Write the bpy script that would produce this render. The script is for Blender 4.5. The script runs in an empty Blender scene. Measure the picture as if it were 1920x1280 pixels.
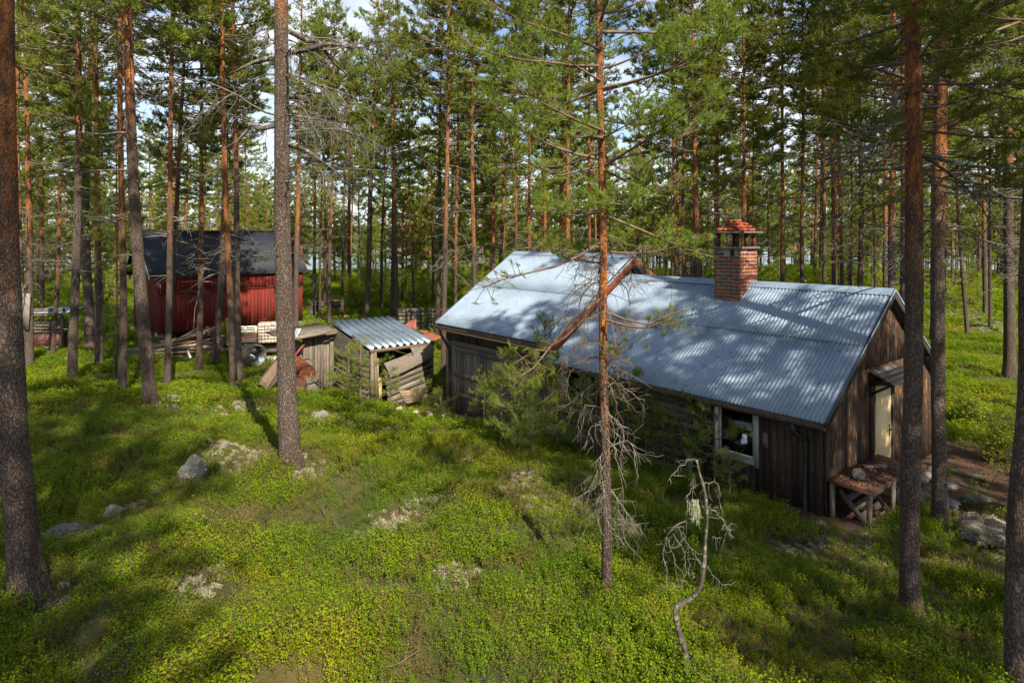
import bpy, math, random
import numpy as np
from mathutils import Vector, Matrix, noise as mnoise

# ------------------------------------------------------------------ camera, light, exposure
sc = bpy.context.scene
COL = sc.collection
F = 1172.0          # focal length in photo pixels (1920 wide)
HZ = 450.0          # horizon row in the photo
ZC = 4.52           # camera height above the ground at the cabin corner
cam_d = bpy.data.cameras.new('camera')
cam_d.sensor_fit = 'HORIZONTAL'; cam_d.sensor_width = 36.0
cam_d.lens = 36.0 * F / 1920.0
cam_d.shift_y = -(640.0 - HZ) / 1920.0
cam_d.clip_start = 0.1; cam_d.clip_end = 6000
cam = bpy.data.objects.new('camera', cam_d); COL.objects.link(cam)
cam.location = (0, 0, ZC); cam.rotation_euler = (math.radians(90), 0, 0)
sc.camera = cam

SUN_EL = math.radians(42)
sx, sy = 0.46, -0.888
sn = math.hypot(sx, sy); sx /= sn; sy /= sn
SUN = Vector((sx*math.cos(SUN_EL), sy*math.cos(SUN_EL), math.sin(SUN_EL)))
sl = bpy.data.lights.new('sun', 'SUN'); sl.energy = 5.0; sl.angle = math.radians(0.55); sl.color = (1.0, 0.90, 0.71)
so = bpy.data.objects.new('sun', sl); COL.objects.link(so)
so.rotation_euler = SUN.to_track_quat('Z', 'Y').to_euler(); so.location = (30, -40, 45)

world = bpy.data.worlds.new('World'); sc.world = world; world.use_nodes = True
wn = world.node_tree.nodes; wl = world.node_tree.links; wn.clear()
w_out = wn.new('ShaderNodeOutputWorld'); w_bg = wn.new('ShaderNodeBackground'); w_bg.inputs['Strength'].default_value = 0.085
sky = wn.new('ShaderNodeTexSky'); sky.sky_type = 'NISHITA'; sky.sun_disc = False
sky.sun_elevation = SUN_EL; sky.sun_rotation = math.atan2(sx, sy)
w_tc = wn.new('ShaderNodeTexCoord'); w_sep = wn.new('ShaderNodeSeparateXYZ'); wl.new(w_tc.outputs['Generated'], w_sep.inputs[0])
w_add = wn.new('ShaderNodeMath'); w_add.operation = 'ADD'; w_add.inputs[1].default_value = 0.22; wl.new(w_sep.outputs['Z'], w_add.inputs[0])
w_max = wn.new('ShaderNodeMath'); w_max.operation = 'MAXIMUM'; w_max.inputs[1].default_value = 0.1; wl.new(w_add.outputs[0], w_max.inputs[0])
w_div = wn.new('ShaderNodeVectorMath'); w_div.operation = 'DIVIDE'; wl.new(w_tc.outputs['Generated'], w_div.inputs[0])
w_cmb = wn.new('ShaderNodeCombineXYZ')
for i in range(3): wl.new(w_max.outputs[0], w_cmb.inputs[i])
wl.new(w_cmb.outputs[0], w_div.inputs[1])
w_noi = wn.new('ShaderNodeTexNoise'); w_noi.inputs['Scale'].default_value = 1.5; w_noi.inputs['Detail'].default_value = 7; w_noi.inputs['Roughness'].default_value = 0.58
wl.new(w_div.outputs[0], w_noi.inputs['Vector'])
w_rmp = wn.new('ShaderNodeValToRGB'); w_rmp.color_ramp.elements[0].position = 0.44; w_rmp.color_ramp.elements[1].position = 0.62
wl.new(w_noi.outputs['Fac'], w_rmp.inputs['Fac'])
w_mix = wn.new('ShaderNodeMix'); w_mix.data_type = 'RGBA'; w_mix.inputs['B'].default_value = (5.6, 5.9, 6.4, 1)
wl.new(w_rmp.outputs['Color'], w_mix.inputs['Factor']); wl.new(sky.outputs[0], w_mix.inputs['A'])
wl.new(w_mix.outputs['Result'], w_bg.inputs['Color']); wl.new(w_bg.outputs[0], w_out.inputs['Surface'])

sc.view_settings.view_transform = 'Standard'; sc.view_settings.look = 'None'
sc.view_settings.exposure = 1.22; sc.view_settings.gamma = 1.0
sc.view_settings.use_curve_mapping = False
sc.render.engine = 'CYCLES'
sc.cycles.use_denoising = True
sc.cycles.max_bounces = 6; sc.cycles.diffuse_bounces = 3; sc.cycles.glossy_bounces = 2; sc.cycles.transmission_bounces = 3; sc.cycles.transparent_max_bounces = 6
sc.cycles.sample_clamp_indirect = 6.0

rng = np.random.default_rng(7)
random.seed(11)

# ------------------------------------------------------------------ materials
class NT:
    def __init__(s, name):
        s.m = bpy.data.materials.new(name); s.m.use_nodes = True
        s.t = s.m.node_tree; s.n = s.t.nodes; s.l = s.t.links; s.n.clear()
        s.out = s.n.new('ShaderNodeOutputMaterial')
    def node(s, typ, **kw):
        nd = s.n.new(typ)
        for k, v in kw.items():
            if k.startswith('_'): setattr(nd, k[1:], v)
            else:
                key = k.replace('__', ' ')
                tgt = nd.inputs[int(key[1:])] if (key[0] == 'i' and key[1:].isdigit()) else nd.inputs[key]
                if hasattr(v, 'links') or isinstance(v, bpy.types.NodeSocket): s.l.new(v, tgt)
                else: tgt.default_value = v
        return nd
    def coord(s, which='Object', scale=(1, 1, 1)):
        if which == 'World': o = s.node('ShaderNodeNewGeometry').outputs['Position']
        else: o = s.node('ShaderNodeTexCoord').outputs[which]
        return s.node('ShaderNodeVectorMath', _operation='MULTIPLY', i0=o, i1=tuple(scale)).outputs[0]
    def noise(s, vec, scale=1.0, detail=4, rough=0.6, dist=0.0):
        return s.node('ShaderNodeTexNoise', Vector=vec, Scale=scale, Detail=detail, Roughness=rough, Distortion=dist).outputs['Fac']
    def voro(s, vec, scale=1.0, feature='F1', out='Distance'):
        return s.node('ShaderNodeTexVoronoi', _feature=feature, Vector=vec, Scale=scale).outputs[out]
    def ramp(s, fac, stops):
        nd = s.n.new('ShaderNodeValToRGB'); s.l.new(fac, nd.inputs['Fac']); cr = nd.color_ramp
        while len(cr.elements) < len(stops): cr.elements.new(0.5)
        for e, (p, c) in zip(cr.elements, stops):
            e.position = p
            e.color = (c, c, c, 1) if isinstance(c, (int, float)) else (*c, 1)
        return nd.outputs['Color']
    def mix(s, fac, a, b, mode='MIX'):
        nd = s.n.new('ShaderNodeMix'); nd.data_type = 'RGBA'; nd.blend_type = mode
        for k, v in (('Factor', fac), ('A', a), ('B', b)):
            if isinstance(v, bpy.types.NodeSocket): s.l.new(v, nd.inputs[k])
            elif k == 'Factor': nd.inputs[k].default_value = v
            else: nd.inputs[k].default_value = (*v, 1) if len(v) == 3 else v
        return nd.outputs['Result']
    def math(s, op, a, b=0.0, clamp=False):
        nd = s.n.new('ShaderNodeMath'); nd.operation = op; nd.use_clamp = clamp
        for i, v in enumerate((a, b)):
            if isinstance(v, bpy.types.NodeSocket): s.l.new(v, nd.inputs[i])
            else: nd.inputs[i].default_value = v
        return nd.outputs[0]
    def rand(s): return s.node('ShaderNodeObjectInfo').outputs['Random']
    def hsv(s, col, h=0.5, sat=1.0, v=1.0):
        nd = s.n.new('ShaderNodeHueSaturation')
        for k, x in (('Hue', h), ('Saturation', sat), ('Value', v), ('Color', col)):
            if isinstance(x, bpy.types.NodeSocket): s.l.new(x, nd.inputs[k])
            else: nd.inputs[k].default_value = x
        return nd.outputs[0]
    def bump(s, h, strength=0.5, dist=0.01):
        return s.node('ShaderNodeBump', Height=h, Strength=strength, Distance=dist).outputs['Normal']
    def bsdf(s, col, rough=0.8, metal=0.0, normal=None, spec=0.3):
        kw = {'Base__Color': col if isinstance(col, bpy.types.NodeSocket) else (*col, 1), 'Roughness': rough, 'Metallic': metal, 'Specular__IOR__Level': spec}
        if normal is not None: kw['Normal'] = normal
        nd = s.node('ShaderNodeBsdfPrincipled', **kw)
        s.l.new(nd.outputs[0], s.out.inputs['Surface']); return nd
    def leafy(s, col, tcol, trans=0.4, rough=0.55, spec=0.25):
        p = s.node('ShaderNodeBsdfPrincipled', Base__Color=col, Roughness=rough, Specular__IOR__Level=spec)
        t = s.node('ShaderNodeBsdfTranslucent', Color=tcol)
        mx = s.node('ShaderNodeMixShader', Fac=trans); s.l.new(p.outputs[0], mx.inputs[1]); s.l.new(t.outputs[0], mx.inputs[2])
        s.l.new(mx.outputs[0], s.out.inputs['Surface'])

MAT = {}
def wood(name, dark, light, streak=None, streak_amt=0.62, lichen=None, rough=0.85, var=0.75):
    """weathered boards: local X runs along the grain"""
    s = NT(name)
    r = s.rand()
    off = s.node('ShaderNodeCombineXYZ', X=s.math('MULTIPLY', r, 37.0), Y=s.math('MULTIPLY', r, 91.0), Z=s.math('MULTIPLY', r, 53.0)).outputs[0]
    base = s.node('ShaderNodeVectorMath', _operation='ADD', i0=s.node('ShaderNodeTexCoord').outputs['Object'], i1=off).outputs[0]
    def v(sc_): return s.node('ShaderNodeVectorMath', _operation='MULTIPLY', i0=base, i1=sc_).outputs[0]
    g = s.noise(v((1.3, 22, 22)), 2.2, 6, 0.65)
    c = s.ramp(g, [(0.3, dark), (0.72, light)])
    if streak is not None:
        st = s.noise(v((1.7, 13, 13)), 2.6, 3, 0.5)
        c = s.mix(s.ramp(st, [(streak_amt, 0.0), (streak_amt+0.06, 1.0)]), c, streak)
    if lichen is not None:
        c = s.mix(s.ramp(s.noise(v((3, 3, 3)), 3, 5, 0.7), [(0.56, 0.0), (0.72, 0.8)]), c, lichen)
    c = s.hsv(c, 0.5, 1.0, s.math('ADD', s.math('MULTIPLY', r, var), 1-var*.53))
    s.bsdf(c, rough, 0, s.bump(g, 0.5, 0.006)); MAT[name] = s.m
wood('dark_boards', (0.010, 0.006, 0.004), (0.056, 0.030, 0.017), (0.29, 0.125, 0.033), 0.60)
wood('front_boards', (0.012, 0.008, 0.006), (0.06, 0.037, 0.025), (0.21, 0.115, 0.055), 0.66)
wood('grey_boards', (0.045, 0.034, 0.027), (0.19, 0.155, 0.125), (0.30, 0.26, 0.22), 0.68)
wood('brown_siding', (0.035, 0.026, 0.020), (0.15, 0.118, 0.09))
wood('silver_boards', (0.035, 0.027, 0.022), (0.24, 0.20, 0.17), lichen=(0.14, 0.13, 0.10))
wood('old_planks', (0.06, 0.036, 0.024), (0.26, 0.18, 0.125), lichen=(0.22, 0.22, 0.17))
wood('red_boards', (0.10, 0.010, 0.007), (0.15, 0.017, 0.010), (0.07, 0.02, 0.014), 0.66, var=0.3)
wood('red_trim', (0.14, 0.026, 0.014), (0.25, 0.055, 0.03))
wood('white_paint', (0.30, 0.29, 0.26), (0.46, 0.45, 0.42), (0.16, 0.14, 0.11), 0.72)
wood('fresh_wood', (0.32, 0.20, 0.10), (0.50, 0.34, 0.18))

def galv(name, c1, c2, rust=0.70, metal=0.35, rough=0.42):
    s = NT(name); v = s.coord('World')
    n1 = s.noise(v, 1.3, 5, 0.6); c = s.ramp(n1, [(0.3, c1), (0.7, c2)])
    sp = s.noise(s.coord('World', (1, 1, 1)), 26, 3, 0.6)
    c = s.mix(0.35, c, s.ramp(sp, [(0.35, (0.30, 0.33, 0.37)), (0.65, (0.62, 0.66, 0.70))]), 'OVERLAY')
    ru = s.math('MULTIPLY', s.ramp(s.noise(v, 9.0, 4, 0.7), [(rust, 0.0), (rust+0.05, 1.0)]), s.ramp(s.noise(v, 0.9, 2), [(0.45, 0.0), (0.6, 1.0)]))
    c = s.mix(ru, c, (0.11, 0.05, 0.028))
    s.bsdf(c, s.math('ADD', s.math('MULTIPLY', n1, 0.25), rough-0.1), metal, None, 0.5); MAT[name] = s.m
galv('galvanised', (0.15, 0.20, 0.265), (0.21, 0.265, 0.34), rust=0.655, metal=0.12, rough=0.55)
galv('shed_metal', (0.12, 0.165, 0.22), (0.20, 0.25, 0.31), rust=0.66, metal=0.45, rough=0.36)

galv('white_sheet', (0.42, 0.45, 0.46), (0.52, 0.55, 0.56), rust=0.8, metal=0.1)

def simple(name, c1, c2, scale=6, rough=0.8, metal=0.0, bump=0.3, bd=0.01, coord='Object', c3=None):
    s = NT(name); v = s.coord(coord)
    n1 = s.noise(v, scale, 6, 0.65); c = s.ramp(n1, [(0.32, c1), (0.68, c2)])
    if c3: c = s.mix(s.ramp(s.noise(v, scale*0.55, 5, 0.75), [(0.54, 0.0), (0.62, 1.0)]), c, c3)
    c = s.hsv(c, 0.5, 1.0, s.math('ADD', s.math('MULTIPLY', s.rand(), 0.4), 0.8))
    s.bsdf(c, rough, metal, s.bump(n1, bump, bd)); MAT[name] = s.m
simple('black_roof', (0.013, 0.016, 0.025), (0.021, 0.025, 0.037), 1.0, 0.6, bump=0.0)
simple('black_metal', (0.010, 0.010, 0.011), (0.028, 0.026, 0.025), 8, 0.45)
simple('gutter_metal', (0.035, 0.026, 0.021), (0.10, 0.065, 0.042), 10, 0.6)
simple('rust', (0.060, 0.018, 0.010), (0.16, 0.05, 0.022), 7, 0.85, 0.1, c3=(0.20, 0.085, 0.030))
simple('dark_rust', (0.055, 0.020, 0.015), (0.105, 0.042, 0.032), 6, 0.7, 0.1, c3=(0.13, 0.075, 0.035))
simple('red_sheet', (0.19, 0.055, 0.035), (0.27, 0.085, 0.05), 5, 0.7)
simple('concrete', (0.10, 0.085, 0.075), (0.23, 0.20, 0.175), 9, 0.95, c3=(0.20, 0.19, 0.15))
simple('dark_concrete', (0.075, 0.062, 0.052), (0.16, 0.135, 0.115), 7, 0.95, c3=(0.13, 0.12, 0.07))
simple('pale_brick', (0.34, 0.27, 0.215), (0.46, 0.38, 0.31), 12, 0.95)
simple('mortar', (0.22, 0.19, 0.165), (0.33, 0.29, 0.255), 20, 0.95)
simple('rock', (0.11, 0.10, 0.085), (0.30, 0.285, 0.25), 8, 0.95, bump=1.0, bd=0.05, c3=(0.38, 0.38, 0.31))
simple('dark_rock', (0.08, 0.075, 0.07), (0.23, 0.22, 0.21), 7, 0.9, bump=0.8, bd=0.03, c3=(0.045, 0.045, 0.05))
simple('door_paint', (0.52, 0.40, 0.21), (0.60, 0.475, 0.27), 5, 0.7, c3=None)
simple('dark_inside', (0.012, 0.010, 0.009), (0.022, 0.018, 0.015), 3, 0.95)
simple('curtain', (0.26, 0.20, 0.02), (0.38, 0.30, 0.05), 14, 0.9)
simple('red_pot', (0.45, 0.03, 0.02), (0.52, 0.05, 0.03), 5, 0.5)
simple('blue_drum', (0.14, 0.20, 0.26), (0.20, 0.27, 0.34), 5, 0.5)
simple('red_pipe', (0.16, 0.022, 0.022), (0.23, 0.04, 0.038), 6, 0.6)
simple('litter', (0.055, 0.030, 0.015), (0.15, 0.085, 0.042), 30, 0.95)
simple('deadwood', (0.045, 0.040, 0.033), (0.17, 0.155, 0.13), 18, 0.95)
simple('lichen_twig', (0.045, 0.038, 0.030), (0.20, 0.185, 0.15), 26, 0.95)
simple('snag_wood', (0.03, 0.024, 0.019), (0.11, 0.092, 0.076), 24, 0.95, c3=(0.26, 0.25, 0.21))
simple('twig_wood', (0.075, 0.050, 0.034), (0.19, 0.13, 0.088), 12, 0.9)
simple('log_wood', (0.055, 0.045, 0.035), (0.15, 0.125, 0.10), 7, 0.95)
simple('beard_lichen', (0.34, 0.36, 0.22), (0.52, 0.53, 0.36), 20, 0.95)
simple('succulent', (0.22, 0.32, 0.33), (0.34, 0.44, 0.45), 20, 0.7)
simple('glaze_jar', (0.4, 0.38, 0.33), (0.5, 0.47, 0.42), 6, 0.4)

s = NT('brick')   # fired brick, some with a soot-dark lichen crust
r = s.rand(); v = s.coord('World'); n1 = s.noise(v, 30, 5, 0.65)
c = s.ramp(n1, [(0.3, (0.185, 0.042, 0.017)), (0.7, (0.30, 0.085, 0.033))])
c = s.hsv(c, s.math('ADD', s.math('MULTIPLY', r, 0.03), 0.485), 1.0, s.math('ADD', s.math('MULTIPLY', r, 0.35), 0.82))
s.bsdf(c, 0.9, 0, s.bump(n1, 0.4, 0.004)); MAT['brick'] = s.m
s = NT('crusted_brick')
v = s.coord('World'); n1 = s.noise(v, 34, 5, 0.7)
c = s.mix(s.ramp(s.noise(v, 11, 4, 0.7), [(0.40, 0.0), (0.52, 1.0)]), (0.22, 0.065, 0.032), s.ramp(n1, [(0.35, (0.035, 0.036, 0.034)), (0.7, (0.115, 0.115, 0.105))]))
s.bsdf(c, 0.95, 0, s.bump(n1, 0.6, 0.005)); MAT['crusted_brick'] = s.m

s = NT('glass')
fr = s.node('ShaderNodeFresnel', IOR=1.5).outputs[0]
tr = s.node('ShaderNodeBsdfTransparent', Color=(0.86, 0.9, 0.87, 1)); gl = s.node('ShaderNodeBsdfGlossy', Color=(1, 1, 1, 1), Roughness=0.03)
mx = s.node('ShaderNodeMixShader', Fac=fr); s.l.new(tr.outputs[0], mx.inputs[1]); s.l.new(gl.outputs[0], mx.inputs[2]); s.l.new(mx.outputs[0], s.out.inputs['Surface'])
MAT['glass'] = s.m

# pine bark: grey-brown plates low on the stem, orange flakes higher up (object colour: R = height where it turns, G = lichen)
def bark(name, near=False):
    s = NT(name)
    oi = s.node('ShaderNodeObjectInfo'); sep = s.node('ShaderNodeSeparateColor', Color=oi.outputs['Color'])
    P = s.coord('Object'); z = s.node('ShaderNodeSeparateXYZ', Vector=P).outputs['Z']
    r = oi.outputs['Random']
    off = s.node('ShaderNodeCombineXYZ', X=s.math('MULTIPLY', r, 31.0), Y=s.math('MULTIPLY', r, 17.0), Z=s.math('MULTIPLY', r, 77.0)).outputs[0]
    Q = s.node('ShaderNodeVectorMath', _operation='ADD', i0=P, i1=off).outputs[0]
    def v(sc_): return s.node('ShaderNodeVectorMath', _operation='MULTIPLY', i0=Q, i1=sc_).outputs[0]
    wob = s.node('ShaderNodeVectorMath', _operation='ADD', i0=v((1, 1, 0.34)), i1=s.node('ShaderNodeVectorMath', _operation='SCALE', i0=s.node('ShaderNodeTexNoise', Vector=v((1, 1, .5)), Scale=14.0, Detail=4.0).outputs['Color'], Scale=0.13).outputs[0]).outputs[0]
    d = s.voro(wob, 30, 'DISTANCE_TO_EDGE'); cell = s.voro(wob, 30, 'F1', 'Color')
    fine = s.noise(v((1, 1, .5)), 55, 5, 0.7)
    plate = s.math('ADD', s.math('MULTIPLY', s.ramp(d, [(0.0, 0.0), (0.30, 1.0)]), 0.45), s.math('MULTIPLY', fine, 0.75))
    cv = s.node('ShaderNodeSeparateColor', Color=cell).outputs['Red']
    grey = s.mix(cv, s.ramp(plate, [(0.2, (0.028, 0.018, 0.015)), (1.0, (0.165, 0.115, 0.095))]), s.ramp(plate, [(0.2, (0.03, 0.02, 0.016)), (1.0, (0.20, 0.155, 0.135))]))
    orange = s.mix(s.ramp(s.noise(v((1, 1, .35)), 12, 5, 0.7), [(0.40, 0.0), (0.58, 1.0)]), s.ramp(fine, [(0.3, (0.28, 0.085, 0.022)), (0.7, (0.54, 0.20, 0.05))]), s.ramp(plate, [(0.2, (0.055, 0.027, 0.017)), (1.0, (0.20, 0.085, 0.042))]))
    grey = s.mix(s.ramp(s.noise(v((1, 1, .3)), 4.5, 5, 0.75), [(0.42, 0.0), (0.60, 0.75)]), grey, s.ramp(plate, [(0.2, (0.022, 0.013, 0.010)), (1.0, (0.115, 0.062, 0.045))]))
    t = s.math('ADD', s.math('MULTIPLY', s.math('SUBTRACT', z, s.math('MULTIPLY', sep.outputs['Red'], 8.5)), 0.55), s.math('MULTIPLY', s.math('SUBTRACT', s.noise(v((1, 1, .3)), 5, 4, 0.7), 0.5), 2.6), True)
    c = s.mix(t, grey, orange)
    lic = s.ramp(s.noise(v((1, 1, .8)), 60, 4, 0.8), [(0.55, 0.0), (0.64, 1.0)])
    c = s.mix(s.math('MULTIPLY', lic, sep.outputs['Green']), c, (0.30, 0.30, 0.25))
    s.bsdf(c, 0.92, 0, s.bump(plate, 1.0, 0.04), 0.2); MAT[name] = s.m
bark('bark')

def needles(name, c1, c2, c3, trans=0.22):
    s = NT(name); r = s.rand(); v = s.coord('World')
    n1 = s.noise(v, 0.9, 3, 0.6); n2 = s.noise(v, 7.0, 2, 0.5)
    c = s.mix(n2, s.ramp(n1, [(0.35, c1), (0.65, c2)]), c3)
    c = s.hsv(c, s.math('ADD', s.math('MULTIPLY', r, 0.03), 0.485), 1.0, s.math('ADD', s.math('MULTIPLY', r, 0.5), 0.75))
    s.leafy(c, s.hsv(c, 0.49, 1.1, 1.5), trans, 0.6, 0.12); MAT[name] = s.m
needles('pine_needles', (0.070, 0.130, 0.022), (0.140, 0.190, 0.028), (0.225, 0.23, 0.038), 0.34)
needles('young_needles', (0.075, 0.15, 0.024), (0.150, 0.22, 0.032), (0.20, 0.24, 0.038), 0.36)
needles('broad_leaves', (0.10, 0.18, 0.012), (0.19, 0.26, 0.018), (0.25, 0.29, 0.022), 0.45)

s = NT('bilberry'); r = s.rand(); v = s.coord('World')
patch = s.noise(v, 0.55, 4, 0.6); patch2 = s.noise(v, 2.1, 3, 0.6)
c = s.ramp(patch, [(0.32, (0.070, 0.160, 0.004)), (0.5, (0.160, 0.245, 0.005)), (0.70, (0.29, 0.30, 0.007))])
c = s.mix(s.ramp(patch2, [(0.35, 0.0), (0.7, 0.6)]), c, (0.12, 0.205, 0.009))
c = s.mix(s.ramp(r, [(0.86, 0.0), (0.90, 0.8)]), c, (0.15, 0.085, 0.025))
c = s.hsv(c, 0.5, 1.0, s.math('ADD', s.math('MULTIPLY', r, 0.5), 0.72))
s.leafy(c, s.hsv(c, 0.5, 1.05, 1.6), 0.42, 0.6, 0.06); MAT['bilberry'] = s.m
simple('dry_twig', (0.06, 0.048, 0.036), (0.16, 0.135, 0.105), 20, 0.95)
simple('stem', (0.05, 0.055, 0.015), (0.10, 0.075, 0.03), 20, 0.9)
s = NT('reindeer_lichen'); v = s.coord('World'); n1 = s.noise(v, 40, 3, 0.6)
c = s.ramp(n1, [(0.3, (0.13, 0.115, 0.08)), (0.7, (0.33, 0.30, 0.225))]); c = s.mix(s.ramp(s.noise(v, 1.2, 3), [(0.45, 0.0), (0.65, 0.5)]), c, (0.33, 0.26, 0.17))
s.bsdf(c, 0.95); MAT['reindeer_lichen'] = s.m
simple('heather', (0.05, 0.050, 0.012), (0.15, 0.105, 0.035), 3, 0.9, coord='World')

s = NT('forest_floor'); v = s.coord('World')
n1 = s.noise(v, 3.0, 6, 0.7); n2 = s.noise(v, 14.0, 5, 0.7); n3 = s.noise(v, 0.5, 4, 0.6)
c = s.ramp(n1, [(0.3, (0.022, 0.028, 0.006)), (0.5, (0.050, 0.066, 0.010)), (0.7, (0.11, 0.085, 0.030))])
c = s.mix(s.ramp(n2, [(0.35, 0.0), (0.7, 0.5)]), c, (0.075, 0.045, 0.022))
c = s.mix(s.ramp(n3, [(0.55, 0.0), (0.72, 0.7)]), c, (0.14, 0.10, 0.03))
at = s.node('ShaderNodeAttribute', _attribute_name='soil').outputs['Fac']
soil = s.ramp(s.noise(v, 22, 6, 0.75), [(0.3, (0.035, 0.018, 0.012)), (0.7, (0.13, 0.068, 0.045))])
c = s.mix(at, c, soil)
far = s.node('ShaderNodeAttribute', _attribute_name='far').outputs['Fac']
c = s.mix(far, c, s.ramp(n1, [(0.3, (0.10, 0.15, 0.012)), (0.7, (0.20, 0.22, 0.02))]))
s.bsdf(c, 0.95, 0, s.bump(s.noise(v, 30, 5, 0.75), 0.9, 0.05)); MAT['forest_floor'] = s.m
s = NT('lake_water'); v = s.coord('World')
s.bsdf((0.03, 0.05, 0.07), 0.12, 0, s.bump(s.noise(v, 1.5, 4, 0.6), 0.25, 0.1), 0.6); MAT['lake_water'] = s.m
simple('far_forest', (0.022, 0.045, 0.020), (0.06, 0.09, 0.035), 0.03, 0.95, coord='World')
# ------------------------------------------------------------------ mesh helpers
class MB:
    """collects polygons, becomes ONE mesh"""
    def __init__(s): s.V = []; s.Q = []; s.T = []; s.qm = []; s.tm = []; s.n = 0
    def add(s, V, Q=None, T=None, m=0):
        V = np.asarray(V, float).reshape(-1, 3)
        if Q is not None and len(Q): Q = np.asarray(Q, int).reshape(-1, 4); s.Q.append(Q + s.n); s.qm.append(np.full(len(Q), m))
        if T is not None and len(T): T = np.asarray(T, int).reshape(-1, 3); s.T.append(T + s.n); s.tm.append(np.full(len(T), m))
        s.V.append(V); s.n += len(V)
    def mesh(s, name, mats, smooth=False):
        V = np.concatenate(s.V); Q = np.concatenate(s.Q) if s.Q else np.zeros((0, 4), int); T = np.concatenate(s.T) if s.T else np.zeros((0, 3), int)
        me = bpy.data.meshes.new(name)
        me.vertices.add(len(V)); me.vertices.foreach_set('co', V.astype(np.float32).ravel())
        nl = len(Q)*4 + len(T)*3
        me.loops.add(nl); me.loops.foreach_set('vertex_index', np.concatenate([Q.ravel(), T.ravel()]).astype(np.int32))
        me.polygons.add(len(Q) + len(T))
        ls = np.concatenate([np.arange(len(Q))*4, len(Q)*4 + np.arange(len(T))*3]).astype(np.int32)
        me.polygons.foreach_set('loop_start', ls)
        mi = np.concatenate([np.concatenate(s.qm) if s.qm else np.zeros(0), np.concatenate(s.tm) if s.tm else np.zeros(0)]).astype(np.int32)
        for m in (mats if isinstance(mats, (list, tuple)) else [mats]): me.materials.append(MAT[m])
        me.polygons.foreach_set('material_index', mi)
        if smooth: me.polygons.foreach_set('use_smooth', np.ones(len(mi), bool))
        me.update(calc_edges=True); me.validate(); return me
    def box(s, lo, hi, m=0, jit=0.0):
        x0, y0, z0 = lo; x1, y1, z1 = hi
        V = np.array([(x0, y0, z0), (x1, y0, z0), (x1, y1, z0), (x0, y1, z0), (x0, y0, z1), (x1, y0, z1), (x1, y1, z1), (x0, y1, z1)], float)
        if jit: V += rng.uniform(-jit, jit, V.shape)
        s.add(V, BOXQ, None, m)
    def tube(s, pts, rad, sides=8, m=0, cap=True):
        pts = np.asarray(pts, float); n = len(pts); rad = np.broadcast_to(np.asarray(rad, float), (n,))
        d = np.gradient(pts, axis=0); d /= np.maximum(np.linalg.norm(d, axis=1, keepdims=True), 1e-9)
        ref = np.array((0, 0, 1.0)) if abs(d[0, 2]) < 0.9 else np.array((1.0, 0, 0))
        a = np.cross(d, ref); ln = np.linalg.norm(a, axis=1, keepdims=True)
        a = np.where(ln < 1e-3, np.array((0, 1.0, 0)), a/np.maximum(ln, 1e-9)); b = np.cross(d, a)
        t = np.linspace(0, 2*np.pi, sides, endpoint=False)
        V = pts[:, None] + rad[:, None, None]*(np.cos(t)[None, :, None]*a[:, None] + np.sin(t)[None, :, None]*b[:, None])
        i = np.arange(n-1)[:, None]*sides; j = np.arange(sides)[None]; k = (j+1) % sides
        Q = np.stack([i+j, i+k, i+sides+k, i+sides+j], -1).reshape(-1, 4)
        T = []
        Vv = V.reshape(-1, 3)
        if cap:
            Vv = np.concatenate([Vv, pts[:1], pts[-1:]]); c0 = n*sides
            for q in range(sides):
                T.append((c0, (q+1) % sides, q)); T.append((c0+1, (n-1)*sides+q, (n-1)*sides+(q+1) % sides))
        s.add(Vv, Q, T, m)
BOXQ = np.array([(0, 3, 2, 1), (4, 5, 6, 7), (0, 1, 5, 4), (1, 2, 6, 5), (2, 3, 7, 6), (3, 0, 4, 7)])

W = {}
def reg(o, M): W[o.name] = M.copy(); return o
def put(o, parent, M):
    """place o at world matrix M, as a child of parent if given"""
    COL.objects.link(o)
    if parent is not None:
        o.parent = parent; o.matrix_parent_inverse = W[parent.name].inverted()
    o.matrix_basis = M
    return reg(o, M)
def obj(name, me, parent=None, M=None):
    return put(bpy.data.objects.new(name, me), parent, M if M is not None else Matrix.Identity(4))
def tag(o, label=None, cat=None, group=None, kind=None):
    if label: o['label'] = label
    if cat: o['category'] = cat
    if group: o['group'] = group
    if kind: o['kind'] = kind
    return o
def thing(name, label, cat, loc, group=None):
    o = bpy.data.objects.new(name, None); o.empty_display_size = 0.2
    put(o, None, Matrix.Translation(Vector(loc))); return tag(o, label, cat, group)
_pc = {}
def frame(p0, p1, nrm):
    p0 = Vector(p0); p1 = Vector(p1); x = (p1-p0).normalized(); n = Vector(nrm); n = (n - x*n.dot(x)).normalized(); y = n.cross(x)
    return Matrix((( x.x, y.x, n.x, p0.x), (x.y, y.y, n.y, p0.y), (x.z, y.z, n.z, p0.z), (0, 0, 0, 1))), (p1-p0).length
def plank(name, parent, p0, p1, w, t, nrm, mat, e0=0.0, e1=0.0, jit=0.003):
    """board from p0 to p1 (middle of its back face), width w across, thickness t towards nrm; e0/e1 slant the ends"""
    M, L = frame(p0, p1, nrm)
    key = (round(L, 2), round(w, 3), round(t, 3), mat, round(e0, 3), round(e1, 3), int(rng.integers(0, 3)))
    if key not in _pc:
        b = MB(); h = w/2
        V = np.array([(-e0, -h, 0), (L-e1, -h, 0), (L+e1, h, 0), (e0, h, 0), (-e0, -h, t), (L-e1, -h, t), (L+e1, h, t), (e0, h, t)])
        if jit: V += rng.uniform(-jit, jit, V.shape)*np.array((2, 1, 1))
        b.add(V, BOXQ); _pc[key] = b.mesh(name, mat)
    return obj(name, _pc[key], parent, M)
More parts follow.
